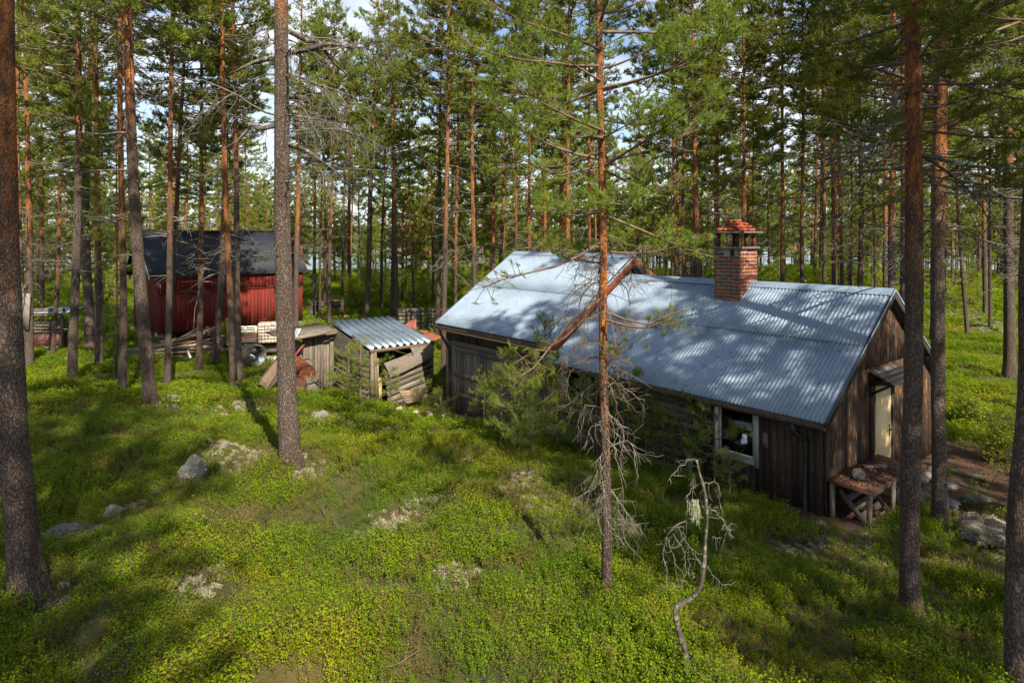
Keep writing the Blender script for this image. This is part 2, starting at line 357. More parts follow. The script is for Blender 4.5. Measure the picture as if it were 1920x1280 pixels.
def tubeobj(name, parent, pts, rad, mat, sides=10, smooth=True):
    pts = np.asarray(pts, float); o = pts[0].copy(); b = MB(); b.tube(pts-o, rad, sides)
    return obj(name, b.mesh(name, mat, smooth), parent, Matrix.Translation(Vector(o)))

# ------------------------------------------------------------------ terrain
_tab = rng.random((256, 256))
def vnoise(x, y, f, seed=0):
    x = np.asarray(x, float)*f + seed*17.3; y = np.asarray(y, float)*f + seed*9.1
    xi = np.floor(x).astype(int); yi = np.floor(y).astype(int); u = x-xi; v = y-yi
    u = u*u*(3-2*u); v = v*v*(3-2*v)
    g = lambda a, b: _tab[a & 255, b & 255]
    return (g(xi, yi)*(1-u)+g(xi+1, yi)*u)*(1-v) + (g(xi, yi+1)*(1-u)+g(xi+1, yi+1)*u)*v
CP = np.array([(0, 0, 1.3), (-7, 2, 1.35), (7, 1, .9), (0, 4.5, .85), (3.2, 6.7, .45), (1, 6.9, .58), (-5, 6.5, .85), (-3.5, 9.6, 1.0), (0, 9, .68), (-7, 10, 1.0),
    (2.6, 9, .42), (5, 10, -.05), (8, 12.5, -.05), (7, 9.0, .02), (11, 8, .2), (3.2, 11.8, .06), (1, 14.2, -.12), (-1.8, 17.8, -.55), (-4.3, 18.3, -.38), (-6.4, 20.8, -.6),
    (-2, 13.5, .35), (-5, 15.5, .25), (-9, 14, .72), (-14, 14, .8), (-9, 17.6, .15), (-12, 24, -.38), (-17, 29, -.4), (-26, 30, -.4), (-10, 35, -.5), (0, 28, -.5), (11, 22, -.1),
    (16, 20.5, 0), (22, 32, .2), (0, 55, .1), (30, 60, .4), (-40, 60, .2), (0, 82, .5), (50, 82, .5), (-60, 82, .4), (0, -20, 1.6), (40, 10, .4), (-40, 10, .9), (60, 40, .5), (-70, 40, .3), (40, -20, 1.2), (-40, -20, 1.6)], float)
def _tps(r2): return 0.5*r2*np.log(np.maximum(r2, 1e-12))
_n = len(CP); _K = _tps(((CP[:, None, :2]-CP[None, :, :2])**2).sum(-1)) + np.eye(_n)*6.0
_P = np.c_[np.ones(_n), CP[:, :2]]
_sol = np.linalg.solve(np.block([[_K, _P], [_P.T, np.zeros((3, 3))]]), np.r_[CP[:, 2], 0, 0, 0])
CO = np.array((5.0, 10.0)); UU = np.array((-0.63, 0.7766)); VV = np.array((0.7766, 0.63))    # cabin frame
def to_uv(x, y): return (x-CO[0])*UU[0]+(y-CO[1])*UU[1], (x-CO[0])*VV[0]+(y-CO[1])*VV[1]
def ground(x, y):
    x = np.atleast_1d(np.asarray(x, float)); y = np.atleast_1d(np.asarray(y, float))
    z = _sol[_n] + _sol[_n+1]*x + _sol[_n+2]*y
    for i in range(_n): z = z + _sol[i]*_tps((x-CP[i, 0])**2 + (y-CP[i, 1])**2)
    z = np.clip(z, -1.2, 2.2)
    hum = (vnoise(x, y, .55, 1)-.5)*.34 + (vnoise(x, y, 1.5, 2)-.5)*.22 + (vnoise(x, y, 4.0, 3)-.5)*.045
    u, v = to_uv(x, y)
    near_house = np.clip(1.4 - np.maximum(np.maximum(-u, u-11.6), np.maximum(-v, v-5.8))*1.2, 0, 1)
    z = z + hum*(1-.85*near_house)
    z = z + np.clip((np.maximum(y, 0)-20)/40, 0, 1)*(vnoise(x, y, .06, 5)-.5)*1.2
    edge = np.clip((np.hypot(x, y)-88-14*vnoise(x, y, .03, 6))/26, 0, 1)*np.clip(y/25, 0, 1)
    return z*(1-edge) - 3.2*edge
def g1(x, y): return float(ground(x, y)[0])
def hit(px, py, lift=0.0):
    """where the sight line through a photo pixel meets the ground"""
    a = (px-960)/F; b = (py-HZ)/F
    Y = np.linspace(3.0, 110, 6000); dz = (ZC - b*Y) - (ground(a*Y, Y)+lift)
    k = np.argmax(dz < 0)
    if not (dz < 0).any(): k = len(Y)-1
    return np.array((a*Y[k], Y[k], ZC - b*Y[k]))
def at(px, py, Y): return np.array(((px-960)/F*Y, Y, ZC-(py-HZ)/F*Y))
def H(u, v, z): return (CO[0]+u*UU[0]+v*VV[0], CO[1]+u*UU[1]+v*VV[1], z)
U3 = Vector((UU[0], UU[1], 0)); V3 = Vector((VV[0], VV[1], 0)); Z3 = Vector((0, 0, 1))
MH = Matrix(((UU[0], VV[0], 0, CO[0]), (UU[1], VV[1], 0, CO[1]), (0, 0, 1, 0), (0, 0, 0, 1)))   # local (u, v, z) -> world; mirrored handedness

SOIL = [(hit(1815, 880), 2.2, 1.0), (hit(1880, 930), 1.6, .6)]
def soil_mask(x, y):
    m = np.zeros_like(x)
    for c, rx, ry in SOIL: m = np.maximum(m, np.clip(1.5 - np.hypot((x-c[0])/rx, (y-c[1])/(ry*1.6)) + (vnoise(x, y, 1.1, 8)-.5)*.8, 0, 1))
    u, v = to_uv(x, y)
    ap = np.clip(1.15 - np.maximum(np.maximum(-u-.35, u-11.7), np.maximum(-v-.05, v-5.8))*3.5, 0, 1)
    return np.maximum(m, ap)
def axis(lo, hi, c, n, k):
    t = np.linspace(-1, 1, n); s_ = np.sinh(k*t)/np.sinh(k); return np.where(s_ < 0, c+(c-lo)*s_, c+(hi-c)*s_)
gx = axis(-190, 190, 0, 420, 4.2); gy = axis(-60, 150, 10, 420, 3.6)
GX, GY = np.meshgrid(gx, gy); GZ = ground(GX.ravel(), GY.ravel())
nx = len(gx); ny = len(gy); ii = (np.arange(ny-1)[:, None]*nx + np.arange(nx-1)[None]).ravel()
b = MB(); b.add(np.c_[GX.ravel(), GY.ravel(), GZ], np.stack([ii, ii+1, ii+nx+1, ii+nx], 1))
gm = b.mesh('ground', 'forest_floor', True)
at_s = gm.attributes.new('soil', 'FLOAT', 'POINT'); at_s.data.foreach_set('value', soil_mask(GX.ravel(), GY.ravel()).astype(np.float32))
at_f = gm.attributes.new('far', 'FLOAT', 'POINT'); at_f.data.foreach_set('value', np.clip((np.hypot(GX.ravel(), GY.ravel())-24)/30, 0, 1).astype(np.float32))
tag(obj('ground', gm), 'mossy forest floor sloping gently down to the buildings', 'ground', kind='structure')
b = MB(); b.add([(-4000, -200, -1.9), (4000, -200, -1.9), (4000, 5000, -1.9), (-4000, 5000, -1.9)], [(0, 1, 2, 3)])
tag(obj('lake', b.mesh('lake', 'lake_water')), 'calm blue lake glinting behind the pine trunks', 'lake', kind='structure')
hx = np.linspace(-2600, 2600, 700); rows = []
for k, (dy, fr) in enumerate(((0, 0), (30, .45), (120, .8), (320, 1.0), (700, .9))):
    hh = 7+18*vnoise(hx, hx*0, .0016, 21)+7*vnoise(hx, hx*0, .006, 22)
    rows.append(np.c_[hx, 640+80*vnoise(hx, hx*0, .003, 23)+dy, -2.5+hh*fr + (vnoise(hx, hx*0+k, .09, 24)-.5)*6*(k > 0)])
b = MB(); ii = (np.arange(4)[:, None]*700 + np.arange(699)[None]).ravel()
b.add(np.concatenate(rows), np.stack([ii, ii+1, ii+701, ii+700], 1))
tag(obj('hills', b.mesh('hills', 'far_forest')), 'low wooded hills on the far lake shore', 'hills', kind='structure')

# ------------------------------------------------------------------ pine trees
def unit(v): return v/np.maximum(np.linalg.norm(v, axis=-1, keepdims=True), 1e-9)
def tufts(b, P, D, k, bl, bw, spread, m, R):
    """needle blades round every tip P along D"""
    n = len(P)
    if not n: return
    d = unit(D[:, None] + R.normal(0, spread, (n, k, 3))).reshape(-1, 3)
    base = (P[:, None] - D[:, None]*R.uniform(0, bl*.9, (n, k, 1))).reshape(-1, 3)
    side = unit(np.cross(d, R.normal(0, 1, d.shape)))*(bw/2)
    tip = base + d*(bl*R.uniform(.7, 1.15, (len(d), 1)))
    V = np.stack([base-side, base+side, tip], 1).reshape(-1, 3)
    b.add(V, None, np.arange(len(V)).reshape(-1, 3), m)
def branch_pts(p0, az, el, L, curl, R, n=6, wob=.06):
    pts = [np.array(p0, float)]; st = L/(n-1)
    for i in range(n-1):
        d = np.array((math.cos(az)*math.cos(el), math.sin(az)*math.cos(el), math.sin(el)))
        pts.append(pts[-1]+d*st); el += curl/(n-1)+R.normal(0, wob); az += R.normal(0, wob*1.6)
    return np.array(pts)
def pine(seed, Ht, cb, Lmax, step, per, k, bl, bw, tw=.17, dead=14, dens=1.0, r0=.17, flat=0.35, lod=False):
    """needle crown on boughs (slot 0 wood, slot 1 needles), trunk, dead lower branches"""
    R = np.random.default_rng(seed)
    t = MB(); zz = np.r_[np.linspace(-.4, 1.0, 7), np.linspace(1.4, Ht, 10 if lod else 22)]
    swx, swy = R.normal(0, .05, 2)
    ax = lambda z: np.stack([swx*np.sin(z*.55+seed), swy*np.sin(z*.47+seed*2), z], -1)
    rr = r0*np.maximum(1-np.maximum(zz, 0)/Ht, 0)**.72*.92 + r0*.45*np.exp(-np.maximum(zz+.1, 0)/.28) + .006
    t.tube(ax(zz), rr, 8 if lod else 14)
    c = MB(); P = []; D = []
    z = cb
    while z < Ht-.25:
        f = (z-cb)/(Ht-cb)
        Lb = Lmax*(min(1, .45+f*2.2))*(1-f**2.2)**.8 + .22
        for j in range(per if R.random() < .8 else per-1):
            if R.random() > .93: continue
            az = R.uniform(0, 2*np.pi); L = Lb*R.uniform(.55, 1.12); el = -.12+f*.75+R.normal(0, .22)
            p = branch_pts(ax(np.array(z+R.uniform(-.12, .12))), az, el, L, .35-f*.2, R, 6)
            if not lod: c.tube(p, np.linspace(.007+.009*L, .004, 6), 4, 0, False)
            else: c.tube(p[::2], np.linspace(.008+.009*L, .006, 3), 3, 0, False)
            nt = max(2, int(L/tw*dens))
            fr = np.sort(R.uniform(.36, 1.0, nt))
            if R.random() < .06: fr = fr[:1]
            for q in fr:
                i = min(int(q*5), 4); a = p[i]+(p[i+1]-p[i])*(q*5-i); d = unit(p[i+1]-p[i])
                sd = unit(np.cross(d, (0, 0, 1))) * R.choice((-1, 1))
                tl = R.uniform(.18, .55)*(1.25-q*.55)*min(1, L/1.2+.3)
                td = unit(d*R.uniform(.4, 1)+sd*R.uniform(.3, 1)+np.array((0, 0, R.uniform(-.05, .75))))
                e = a+td*tl+np.array((0, 0, .05*tl))
                if not lod: c.tube(np.array((a, e)), (.0045, .003), 3, 0, False)
                ns = 3 if lod else 4
                for w in range(ns):
                    fw = .45+.55*(w+1)/ns
                    P.append(a+(e-a)*fw+R.normal(0, .03, 3)); D.append(unit(td+np.array((0, 0, flat))+R.normal(0, .35, 3)))
                    if R.random() < .6:
                        s2 = unit(np.cross(td, (0, 0, 1))+R.normal(0, .3, 3))*R.choice((-1, 1)); P.append(a+(e-a)*fw+s2*R.uniform(.06, .16)); D.append(unit(s2+td*.6+np.array((0, 0, flat))))
            P.append(p[-1]); D.append(unit(p[-1]-p[-2]))
        z += step*R.uniform(.7, 1.3)
    P.append(ax(np.array(Ht))); D.append(np.array((0, 0, 1.0)))
    tufts(c, np.array(P), np.array(D), k, bl, bw, .55, 1, R)
    dd = None
    if dead:
        d = MB()
        for j in range(dead):
            z = R.uniform(cb*.42, cb*1.12); L = R.uniform(.35, 1.7); az = R.uniform(0, 6.283)
            p = branch_pts(ax(np.array(z)), az, R.uniform(-.35, .15), L, R.uniform(-.9, .3), R, 6, .16)
            d.tube(p, np.linspace(.012+.008*L, .004, 6), 4, 0, False)
            for q in range(int(2+L*4)):
                i = R.integers(1, 5); e = branch_pts(p[i], az+R.uniform(-1.3, 1.3), R.uniform(-.9, .3), R.uniform(.12, .5)*min(1, L), R.uniform(-1, .4), R, 4, .2)
                d.tube(e, np.linspace(.006, .0028, 4), 3, 0, False)
        dd = d.mesh('dead_branchwork', 'deadwood')
    return t.mesh('trunk', 'bark', True), c.mesh('crown', ['twig_wood', 'pine_needles']), dd
PINES = [pine(100+i, Ht, cb, Lm, .40, 5, 11, .10, .018, tw=.138, dead=dd, r0=.17) for i, (Ht, cb, Lm, dd) in enumerate(
    ((17.0, 7.6, 2.2, 20), (18.0, 8.6, 2.0, 26), (16.0, 6.4, 2.3, 24), (17.0, 7.2, 1.8, 30), (19.0, 9.4, 2.4, 18), (15.0, 6.0, 1.7, 26)))]
FARPINES = [pine(200+i, Ht, cb, Lm, .50, 5, 7, .15, .038, tw=.165, dead=8, r0=.13, lod=True) for i, (Ht, cb, Lm) in enumerate(
    ((16.0, 7.6, 2.0), (17.5, 8.4, 1.9), (14.0, 5.6, 1.7), (16.5, 6.6, 2.0), (10.5, 2.6, 1.6), (18.5, 9.0, 2.2)))]
def plant_pine(var, x, y, dia, label, group=None, rz=None, lean=(0, 0), hs=1.0, turn=.55, lic=.5, z=None, far=False):
    tm, cm, dm = (FARPINES if far else PINES)[var % 6]
    r0 = (.13 if far else .17)*.96
    root = bpy.data.objects.new('pine_tree', None); root.empty_display_size = .3; COL.objects.link(root)
    root.location = (x, y, g1(x, y) if z is None else z)
    rz = random.uniform(0, 6.28) if rz is None else rz
    root.rotation_euler = (Matrix.Rotation(math.atan(lean[0]), 3, 'Y') @ Matrix.Rotation(-math.atan(lean[1]), 3, 'X') @ Matrix.Rotation(rz, 3, 'Z')).to_euler()
    root.scale = (hs, hs, hs)
    tag(root, label, 'tree', group)
    k = dia/2/r0/hs
    for nm, me in (('trunk', tm), ('crown', cm), ('dead_branchwork', dm)):
        if me is None: continue
        o = bpy.data.objects.new(nm, me); COL.objects.link(o); o.parent = root
        if nm == 'dead_branchwork': o['kind'] = 'stuff'
        if nm == 'trunk': o.scale = (k, k, 1); o.color = (turn, lic, 0, 1)
    return root
TAKEN = []
def pine_at(px, py, wpx, var, label, group=None, xt=None, yt=0, **kw):
    """base pixel, stem width in photo pixels, and the column where the stem crosses row yt"""
    p = hit(px, py); Y = p[1]; dia = wpx/F*Y*.88; kw.setdefault('hs', 1.12)
    lx = 0.0
    if xt is not None: q = at(xt, yt, Y); lx = (q[0]-p[0])/max(q[2]-p[2], .5)
    TAKEN.append((p[0], p[1]))
    return plant_pine(var, p[0], p[1], dia, label, group, lean=(lx, kw.pop('ly', 0.0)), z=p[2]-.02, **kw)

# --- stems standing between the clearing and the red barn
pine_at(281, 768, 27, 0, 'stout grey-stemmed pine leaning before the black roof corner of the red barn', xt=257, yt=380, turn=.62, rz=1.0)
pine_at(226, 738, 15, 1, 'slim orange-topped pine standing beside the gable corner of the red barn', xt=230, yt=0, turn=.35)
pine_at(137, 720, 18, 2, 'lichen-grey pine rising beside the open firewood shelter', xt=150, yt=0, turn=.6, lic=.9)
pine_at(164, 656, 20, 3, 'broad pale-barked pine behind the firewood shelter, before the plank heap', xt=165, yt=380, turn=.75, lic=.8)
pine_at(186, 690, 15, 4, 'straight vivid orange pine between the firewood shelter and the red barn', xt=178, yt=0, turn=.33)
pine_at(56, 685, 15, 5, 'pine with a grey board nailed on its stem before the firewood shelter', xt=48, yt=0, turn=.42)
pine_at(313, 729, 13, 1, 'thin pale pine crossing the black roof of the red barn, near its plank heap', xt=325, yt=0, turn=.45, lic=.8)
pine_at(311, 692, 12, 2, 'dark slim pine close behind the thin pale one at the plank heap', xt=345, yt=150, turn=.6)
pine_at(374, 690, 13, 5, 'pine with a small green side bough before the middle of the red barn', xt=380, yt=0, turn=.36, lic=.4)
pine_at(405, 682, 15, 0, 'dark grey pine at the end of the plank heap by the red barn', xt=428, yt=200, turn=.55)
pine_at(436, 731, 15, 3, 'orange half of the twin pine stems before the red barn', xt=421, yt=200, turn=.26)
pine_at(449, 721, 14, 4, 'grey half of the twin pine stems before the red barn', xt=440, yt=200, turn=.7)
pine_at(217, 722, 6, 5, 'very thin pine stem beside the slim orange-topped pine', xt=220, yt=300, turn=.3, hs=.62)
pine_at(554, 612, 12, 1, 'orange pine just behind the stack of pale bricks by the red barn', xt=562, yt=200, turn=.42)
pine_at(40, 650, 14, 3, 'rusty orange pine behind the firewood shelter roof', xt=35, yt=300, turn=.4)
# --- stems behind the shed and the cabin
pine_at(686, 599, 13, 4, 'bare pale grey pine leaning behind the ribbed metal roof of the shed', xt=702, yt=200, turn=.98, lic=.8)
pine_at(617, 608, 8, 0, 'slim pine standing before the low log pile', xt=623, yt=300, turn=.5)
pine_at(641, 601, 6, 2, 'thin grey pine at the end of the low log pile', xt=647, yt=300, turn=.6)
pine_at(599, 596, 5, 3, 'thin pine before the bark-dark end of the log pile', xt=605, yt=300, turn=.6)
pine_at(714, 583, 7, 5, 'slim dark pine between the log pile and the block stack', xt=722, yt=250, turn=.5)
pine_at(745, 598, 10, 1, 'pine with a bright orange upper stem beside the stack of concrete blocks', xt=735, yt=200, turn=.42)
pine_at(733, 596, 9, 2, 'dark grey pine close against the orange one by the concrete blocks', xt=740, yt=250, turn=.8)
pine_at(832, 704, 12, 4, 'tall pine standing in the gap between the shed and the grey outhouse doors', xt=840, yt=150, turn=.52, lic=.8)
pine_at(820, 640, 10, 0, 'dark pine shading the stack of concrete blocks', xt=826, yt=250, turn=.9, lic=.2)
pine_at(854, 660, 8, 3, 'reddish pine over the low corner of the outhouse roof', xt=858, yt=200, turn=.35)
pine_at(889, 685, 11, 1, 'broad orange pine rising behind the outhouse roof slope', xt=887, yt=150, turn=.42)
pine_at(964, 672, 7, 2, 'dark pine behind the end of the outhouse ridge', xt=968, yt=200, turn=.5)
pine_at(991, 668, 9, 5, 'brown pine behind the middle of the outhouse ridge', xt=993, yt=200, turn=.4)
pine_at(1063, 662, 12, 4, 'sunlit yellow-orange pine behind the outhouse ridge', xt=1066, yt=100, turn=.25)
pine_at(1268, 660, 9, 0, 'orange pine behind the shaded end of the cabin ridge', xt=1262, yt=150, turn=.3)
pine_at(1284, 652, 8, 3, 'smooth brown pine standing close to the orange one behind the cabin ridge', xt=1281, yt=150, turn=.2, lic=.1)
pine_at(1312, 690, 13, 1, 'tall reddish pine behind the ridge just beside the chimney', xt=1297, yt=0, turn=.45, lic=.3)
pine_at(1399, 690, 10, 2, 'tall straight pine directly behind the brick chimney', xt=1391, yt=0, turn=.2, lic=.2)
pine_at(1413, 620, 5, 5, 'thin orange pine behind the brick chimney', xt=1412, yt=200, turn=.3)
pine_at(1466, 670, 10, 0, 'orange pine behind the cabin ridge past the chimney', xt=1467, yt=150, turn=.3)
pine_at(1580, 680, 9, 4, 'bright orange pine over the middle of the cabin ridge', xt=1572, yt=150, turn=.3)
pine_at(1612, 690, 13, 3, 'thick dark brown pine near the gable end of the cabin ridge', xt=1612, yt=150, turn=.7, lic=.1)
pine_at(1749, 640, 13, 2, 'dark pine standing behind the back eave of the cabin', xt=1750, yt=200, turn=.55)
pine_at(1890, 705, 22, 1, 'stout grey pine on the open bilberry slope behind the bare soil', xt=1893, yt=0, turn=.6, lic=.6)
pine_at(1814, 627, 9, 5, 'leaning lichened pine on the bilberry slope', xt=1803, yt=480, turn=.9, lic=.9, hs=.7)
pine_at(1857, 612, 7, 0, 'thin grey pine on the bilberry slope', xt=1856, yt=300, turn=.6)
for (px, py, w_, v, lb) in ((590, 572, 8, 4, 'tall pine behind the log pile with a full crown'), (655, 566, 9, 0, 'tall full-crowned pine between the log pile and the leaning pale pine'), (925, 650, 9, 4, 'tall full-crowned pine behind the outhouse roof slope'), (1022, 640, 9, 1, 'tall pine behind the outhouse ridge middle'),
        (1105, 650, 9, 4, 'tall pine behind the red barge board peak'), (1345, 650, 9, 4, 'tall full-crowned pine just behind the chimney'), (1505, 655, 10, 0, 'tall pine over the ridge between chimney and gable'), (1545, 640, 9, 4, 'tall slim pine over the ridge near the bright orange one'), (1660, 650, 10, 1, 'tall pine behind the gable peak of the cabin')):
    pine_at(px, py, w_, v, lb, turn=.4, lic=.3)
# --- the rest of the wood
def blocked(x, y, m=1.2):
    u, v = to_uv(x, y)
    if -1-m < u < 12+m and -.5-m < v < 6+m: return True
    bx = (x+17.4)*.676+(y-30)*.737; by = -(x+17.4)*.737+(y-30)*.676
    if -1-m < bx < 9.2+m and -3.5-m < by < 5+m: return True
    if -9 < x < -1 and 17 < y < 26: return True
    return False
R_ = random.Random(5); nfar = 0; tries = 0
while nfar < 210 and tries < 40000:
    tries += 1
    Y = 21+72*R_.random()**.8; X = R_.uniform(-.95, .95)*Y
    md = 1.7 if Y > 34 else 2.3
    if blocked(X, Y) or any((X-a)**2+(Y-c_)**2 < md*md for a, c_ in TAKEN): continue
    if Y < 30 and abs(X/Y) < .8 and R_.random() < .55: continue
    ed = math.hypot(X, Y)
    if ed > 84: continue
    TAKEN.append((X, Y)); far = Y > 33
    dia = R_.uniform(.15, .30); tn = R_.uniform(.22, .6)
    ad = 'slim' if dia < .19 else 'stout' if dia > .26 else 'straight'; bk = 'orange-barked' if tn < .34 else 'grey-barked' if tn > .48 else 'brown-barked'
    wh, gp = ('in the sunny wood between the cabin and the lake', 'pines behind the cabin') if X > 0 else ('deep in the wood behind the shed and block stack', 'pines behind the shed') if X > -.33*Y else ('deep in the wood around the red barn', 'pines behind the barn')
    lb = '%s %s pine %s' % (ad, bk, wh); gp = '%s %s %s' % (ad, bk, gp)
    plant_pine(4 if (Y > 45 and R_.random() < .4) else R_.randrange(6), X, Y, dia, lb, gp, lean=(R_.gauss(0, .018), R_.gauss(0, .018)), hs=R_.uniform(.84, 1.1), turn=tn, lic=R_.uniform(.1, .7), far=far, rz=R_.uniform(0, 6.28))
    nfar += 1
# --- wood around the viewpoint, which shades the clearing
def shade_tree(target, h, var, hs=1.0, dx=0, dy=0):
    """a pine whose crown centre (h above datum) lies on the sun line of the shaded spot"""
    k = (h-target[2])/SUN.z; x = target[0]+SUN.x*k+dx; y = target[1]+SUN.y*k+dy
    TAKEN.append((x, y))
    plant_pine(var, x, y, .3, 'tall pine in the unseen wood on the sunny side of the clearing', 'pines on the sunny side', hs=hs, rz=var*1.3)
# ------------------------------------------------------------------ buildings
MR = Matrix(((VV[0], UU[0], 0, CO[0]), (VV[1], UU[1], 0, CO[1]), (0, 0, 1, 0), (0, 0, 0, 1)))    # local (v, u, z) -> world
def hbox(name, parent, lo, hi, mat, jit=0.0):
    """box given in cabin coordinates (u, v, z)"""
    (u0, v0, z0), (u1, v1, z1) = lo, hi
    b = MB(); c = np.array(((v0+v1)/2, (u0+u1)/2, (z0+z1)/2))
    b.box(np.array((v0, u0, z0))-c, np.array((v1, u1, z1))-c, jit=jit)
    return obj(name, b.mesh(name, mat), parent, MR @ Matrix.Translation(Vector(c)))
def sheet_mesh(nw, L, pitch, amp, mat, trapez=False, ramp=.004):
    key = ('sheet', round(nw, 2), round(L, 3), pitch, amp, mat, trapez)
    if key in _pc: return _pc[key]
    b = MB(); T = .0015
    if trapez:
        xs = []; zs = []
        for k in range(int(nw)):
            for fx, fz in ((0, 0), (.36, 0), (.46, 1), (.54, 1.0), (.90, 1.0), (1.0, 0)):
                xs.append((k+fx)*pitch); zs.append(fz*amp*2)
        xs.append(nw*pitch); zs.append(0); x = np.array(xs); z = np.array(zs)
    else:
        x = np.linspace(0, nw*pitch, int(nw*8)+1); z = amp*np.cos(2*np.pi*x/pitch)
    z = z + ramp*(1-x/x[-1])
    n = len(x); ys = np.linspace(0, L, 4)
    V = np.concatenate([np.c_[x, np.full(n, yy), z] for yy in ys]); nv = len(V)
    V = np.concatenate([V, V-np.array((0, 0, T))])
    i = (np.arange(3)[:, None]*n+np.arange(n-1)[None]).ravel()
    Qt = np.stack([i, i+1, i+n+1, i+n], 1); Qb = Qt[:, ::-1]+nv
    j = np.arange(n-1); Qe = np.stack([j, j+nv, j+1+nv, j+1], 1); k = 3*n+np.arange(n-1); Qf = np.stack([k, k+1, k+1+nv, k+nv], 1)
    b.add(V, np.concatenate([Qt, Qb, Qe, Qf])); _pc[key] = b.mesh('roof_sheet', mat); return _pc[key]
def roof_slope(parent, org, A, S, W_, L, mat, pitch=.080, amp=.0115, nw=11, rows=((0, .56), (.54, 1.0)), gap=None, name='roof_sheet'):
    """corrugated sheets covering org + A*[0..W_] + S*[0..L]; rows overlap like tiles; gap(x0, x1, row) may drop or trim a sheet"""
    A = Vector(A).normalized(); S = Vector(S).normalized(); N = A.cross(S)
    n = max(1, int(math.ceil(W_/((nw-1)*pitch)))); step = W_/n; p = step/(nw-1)
    for ri, (a, e) in enumerate(rows):
        for i in range(n):
            me = sheet_mesh(nw if i < n-1 else nw-1, (e-a)*L, round(p, 5), amp, mat)
            o = Vector(org)+A*(i*step)+S*(a*L)+N*(.004+ri*.012)
            M = Matrix(((A.x, S.x, N.x, o.x), (A.y, S.y, N.y, o.y), (A.z, S.z, N.z, o.z), (0, 0, 0, 1)))
            obj(name, me, parent, M @ Matrix.Rotation(rng.uniform(-.002, .002), 4, 'Z'))
def vboards(parent, mk, a0, a1, z0, ztop, wmean, thick, nrm, mat, name='wall_board', holes=(), jitz=.02):
    """upright boards along mk(a) from a0 to a1; ztop(a) gives the top; holes = (a_lo, a_hi, z_lo, z_hi)"""
    a = a0
    while a < a1-.02:
        w = min(wmean*rng.uniform(.8, 1.2), a1-a); m = a+w/2
        zt = min(ztop(a), ztop(a+w)) if callable(ztop) else ztop; sl = ((ztop(a+w)-ztop(a))/2 if callable(ztop) else 0)
        segs = [(z0+rng.uniform(-jitz, jitz), zt)]
        for (h0, h1, hz0, hz1) in holes:
            if m > h0-.01 and m < h1+.01: segs = [q for (s0, s1) in segs for q in ((s0, min(s1, hz0)), (max(s0, hz1), s1)) if q[1]-q[0] > .04]
        for (s0, s1) in segs:
            x, y = mk(m); t = thick+rng.uniform(-.004, .006)
            plank(name, parent, (x, y, s0), (x, y, s1), w-.006, t, nrm, mat, jit=.002)
        a += w

# ---- cabin
cabin = thing('timber_cabin', 'low dark board cabin with a long grey corrugated metal roof and a brick chimney', 'cabin', H(3.5, 2.8, -.1))
ZE, ZR, HV = 1.58, 3.57, 2.81
RL = 6.86; SL = math.hypot(HV, ZR-ZE); TAN = (ZR-ZE)/HV
Sf = V3*HV + Z3*(ZR-ZE); Sb = -V3*HV + Z3*(ZR-ZE)
roof_slope(cabin, H(RL, 0, ZE), -U3, Sf, RL, SL, 'galvanised')
roof_slope(cabin, H(0, 2*HV, ZE), U3, Sb, RL, SL, 'galvanised')
for sgn in (0, 1):
    pts = [H(-.02, HV, ZR+.032), H(RL, HV, ZR+.032)]
b = MB(); wc = .17; dz = wc*TAN
b.add([(0, -wc, -dz), (RL+.04, -wc, -dz), (RL+.04, 0, .0), (0, 0, 0), (0, wc, -dz), (RL+.04, wc, -dz), (RL+.04, 0, -.004), (0, 0, -.004)], [(0, 1, 2, 3), (7, 6, 5, 4)])
Mr = Matrix(((-UU[0], VV[0], 0, H(RL+.02, HV, 0)[0]), (-UU[1], VV[1], 0, H(RL+.02, HV, 0)[1]), (0, 0, 1, ZR+.042), (0, 0, 0, 1)))
obj('ridge_cap', b.mesh('ridge_cap', 'galvanised'), cabin, Mr)
zroof = lambda v: (ZE + TAN*v if v <= HV else ZR-TAN*(v-HV)) - .10
UG, VF, VB = .15, .25, 2*HV-.25      # gable wall, front wall, back wall
ZB = -.25
# dark backing walls so the boards never show gaps
WIN = (1.33, 2.05, .58, 1.40); WIN2 = (4.62, 6.20, .50, 1.38); DOOR = (2.12, 3.02, -.15, 1.86)
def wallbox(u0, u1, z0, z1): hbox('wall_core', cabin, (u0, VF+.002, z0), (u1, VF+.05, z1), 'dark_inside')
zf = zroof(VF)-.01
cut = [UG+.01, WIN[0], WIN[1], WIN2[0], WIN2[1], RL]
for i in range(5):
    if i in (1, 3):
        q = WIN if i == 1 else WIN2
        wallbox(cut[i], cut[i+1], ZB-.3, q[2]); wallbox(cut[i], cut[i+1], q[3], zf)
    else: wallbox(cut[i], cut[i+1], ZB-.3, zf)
b = MB(); z0 = ZB-.3
prof = [(VF, z0), (VB, z0), (VB, zroof(VB)), (HV, zroof(HV)), (VF, zroof(VF))]
V = [(p[0], UG+.004+k*.05, p[1]) for k in (0, 1) for p in prof]
b.add(V, [(0, 5, 6, 1), (1, 6, 7, 2), (2, 7, 8, 3), (3, 8, 9, 4), (4, 9, 5, 0)], [(0, 1, 2), (0, 2, 3), (0, 3, 4), (5, 7, 6), (5, 8, 7), (5, 9, 8)])
obj('gable_core', b.mesh('gable_core', 'dark_inside'), cabin, MR)
hbox('back_wall', cabin, (UG+.06, VB-.05, ZB-.3), (RL, VB, zroof(VB)), 'dark_boards')
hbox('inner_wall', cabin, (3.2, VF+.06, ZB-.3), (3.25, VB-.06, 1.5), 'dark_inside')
hbox('ceiling', cabin, (UG+.06, VF+.055, 1.50), (RL-.01, VB-.055, 1.54), 'dark_inside')
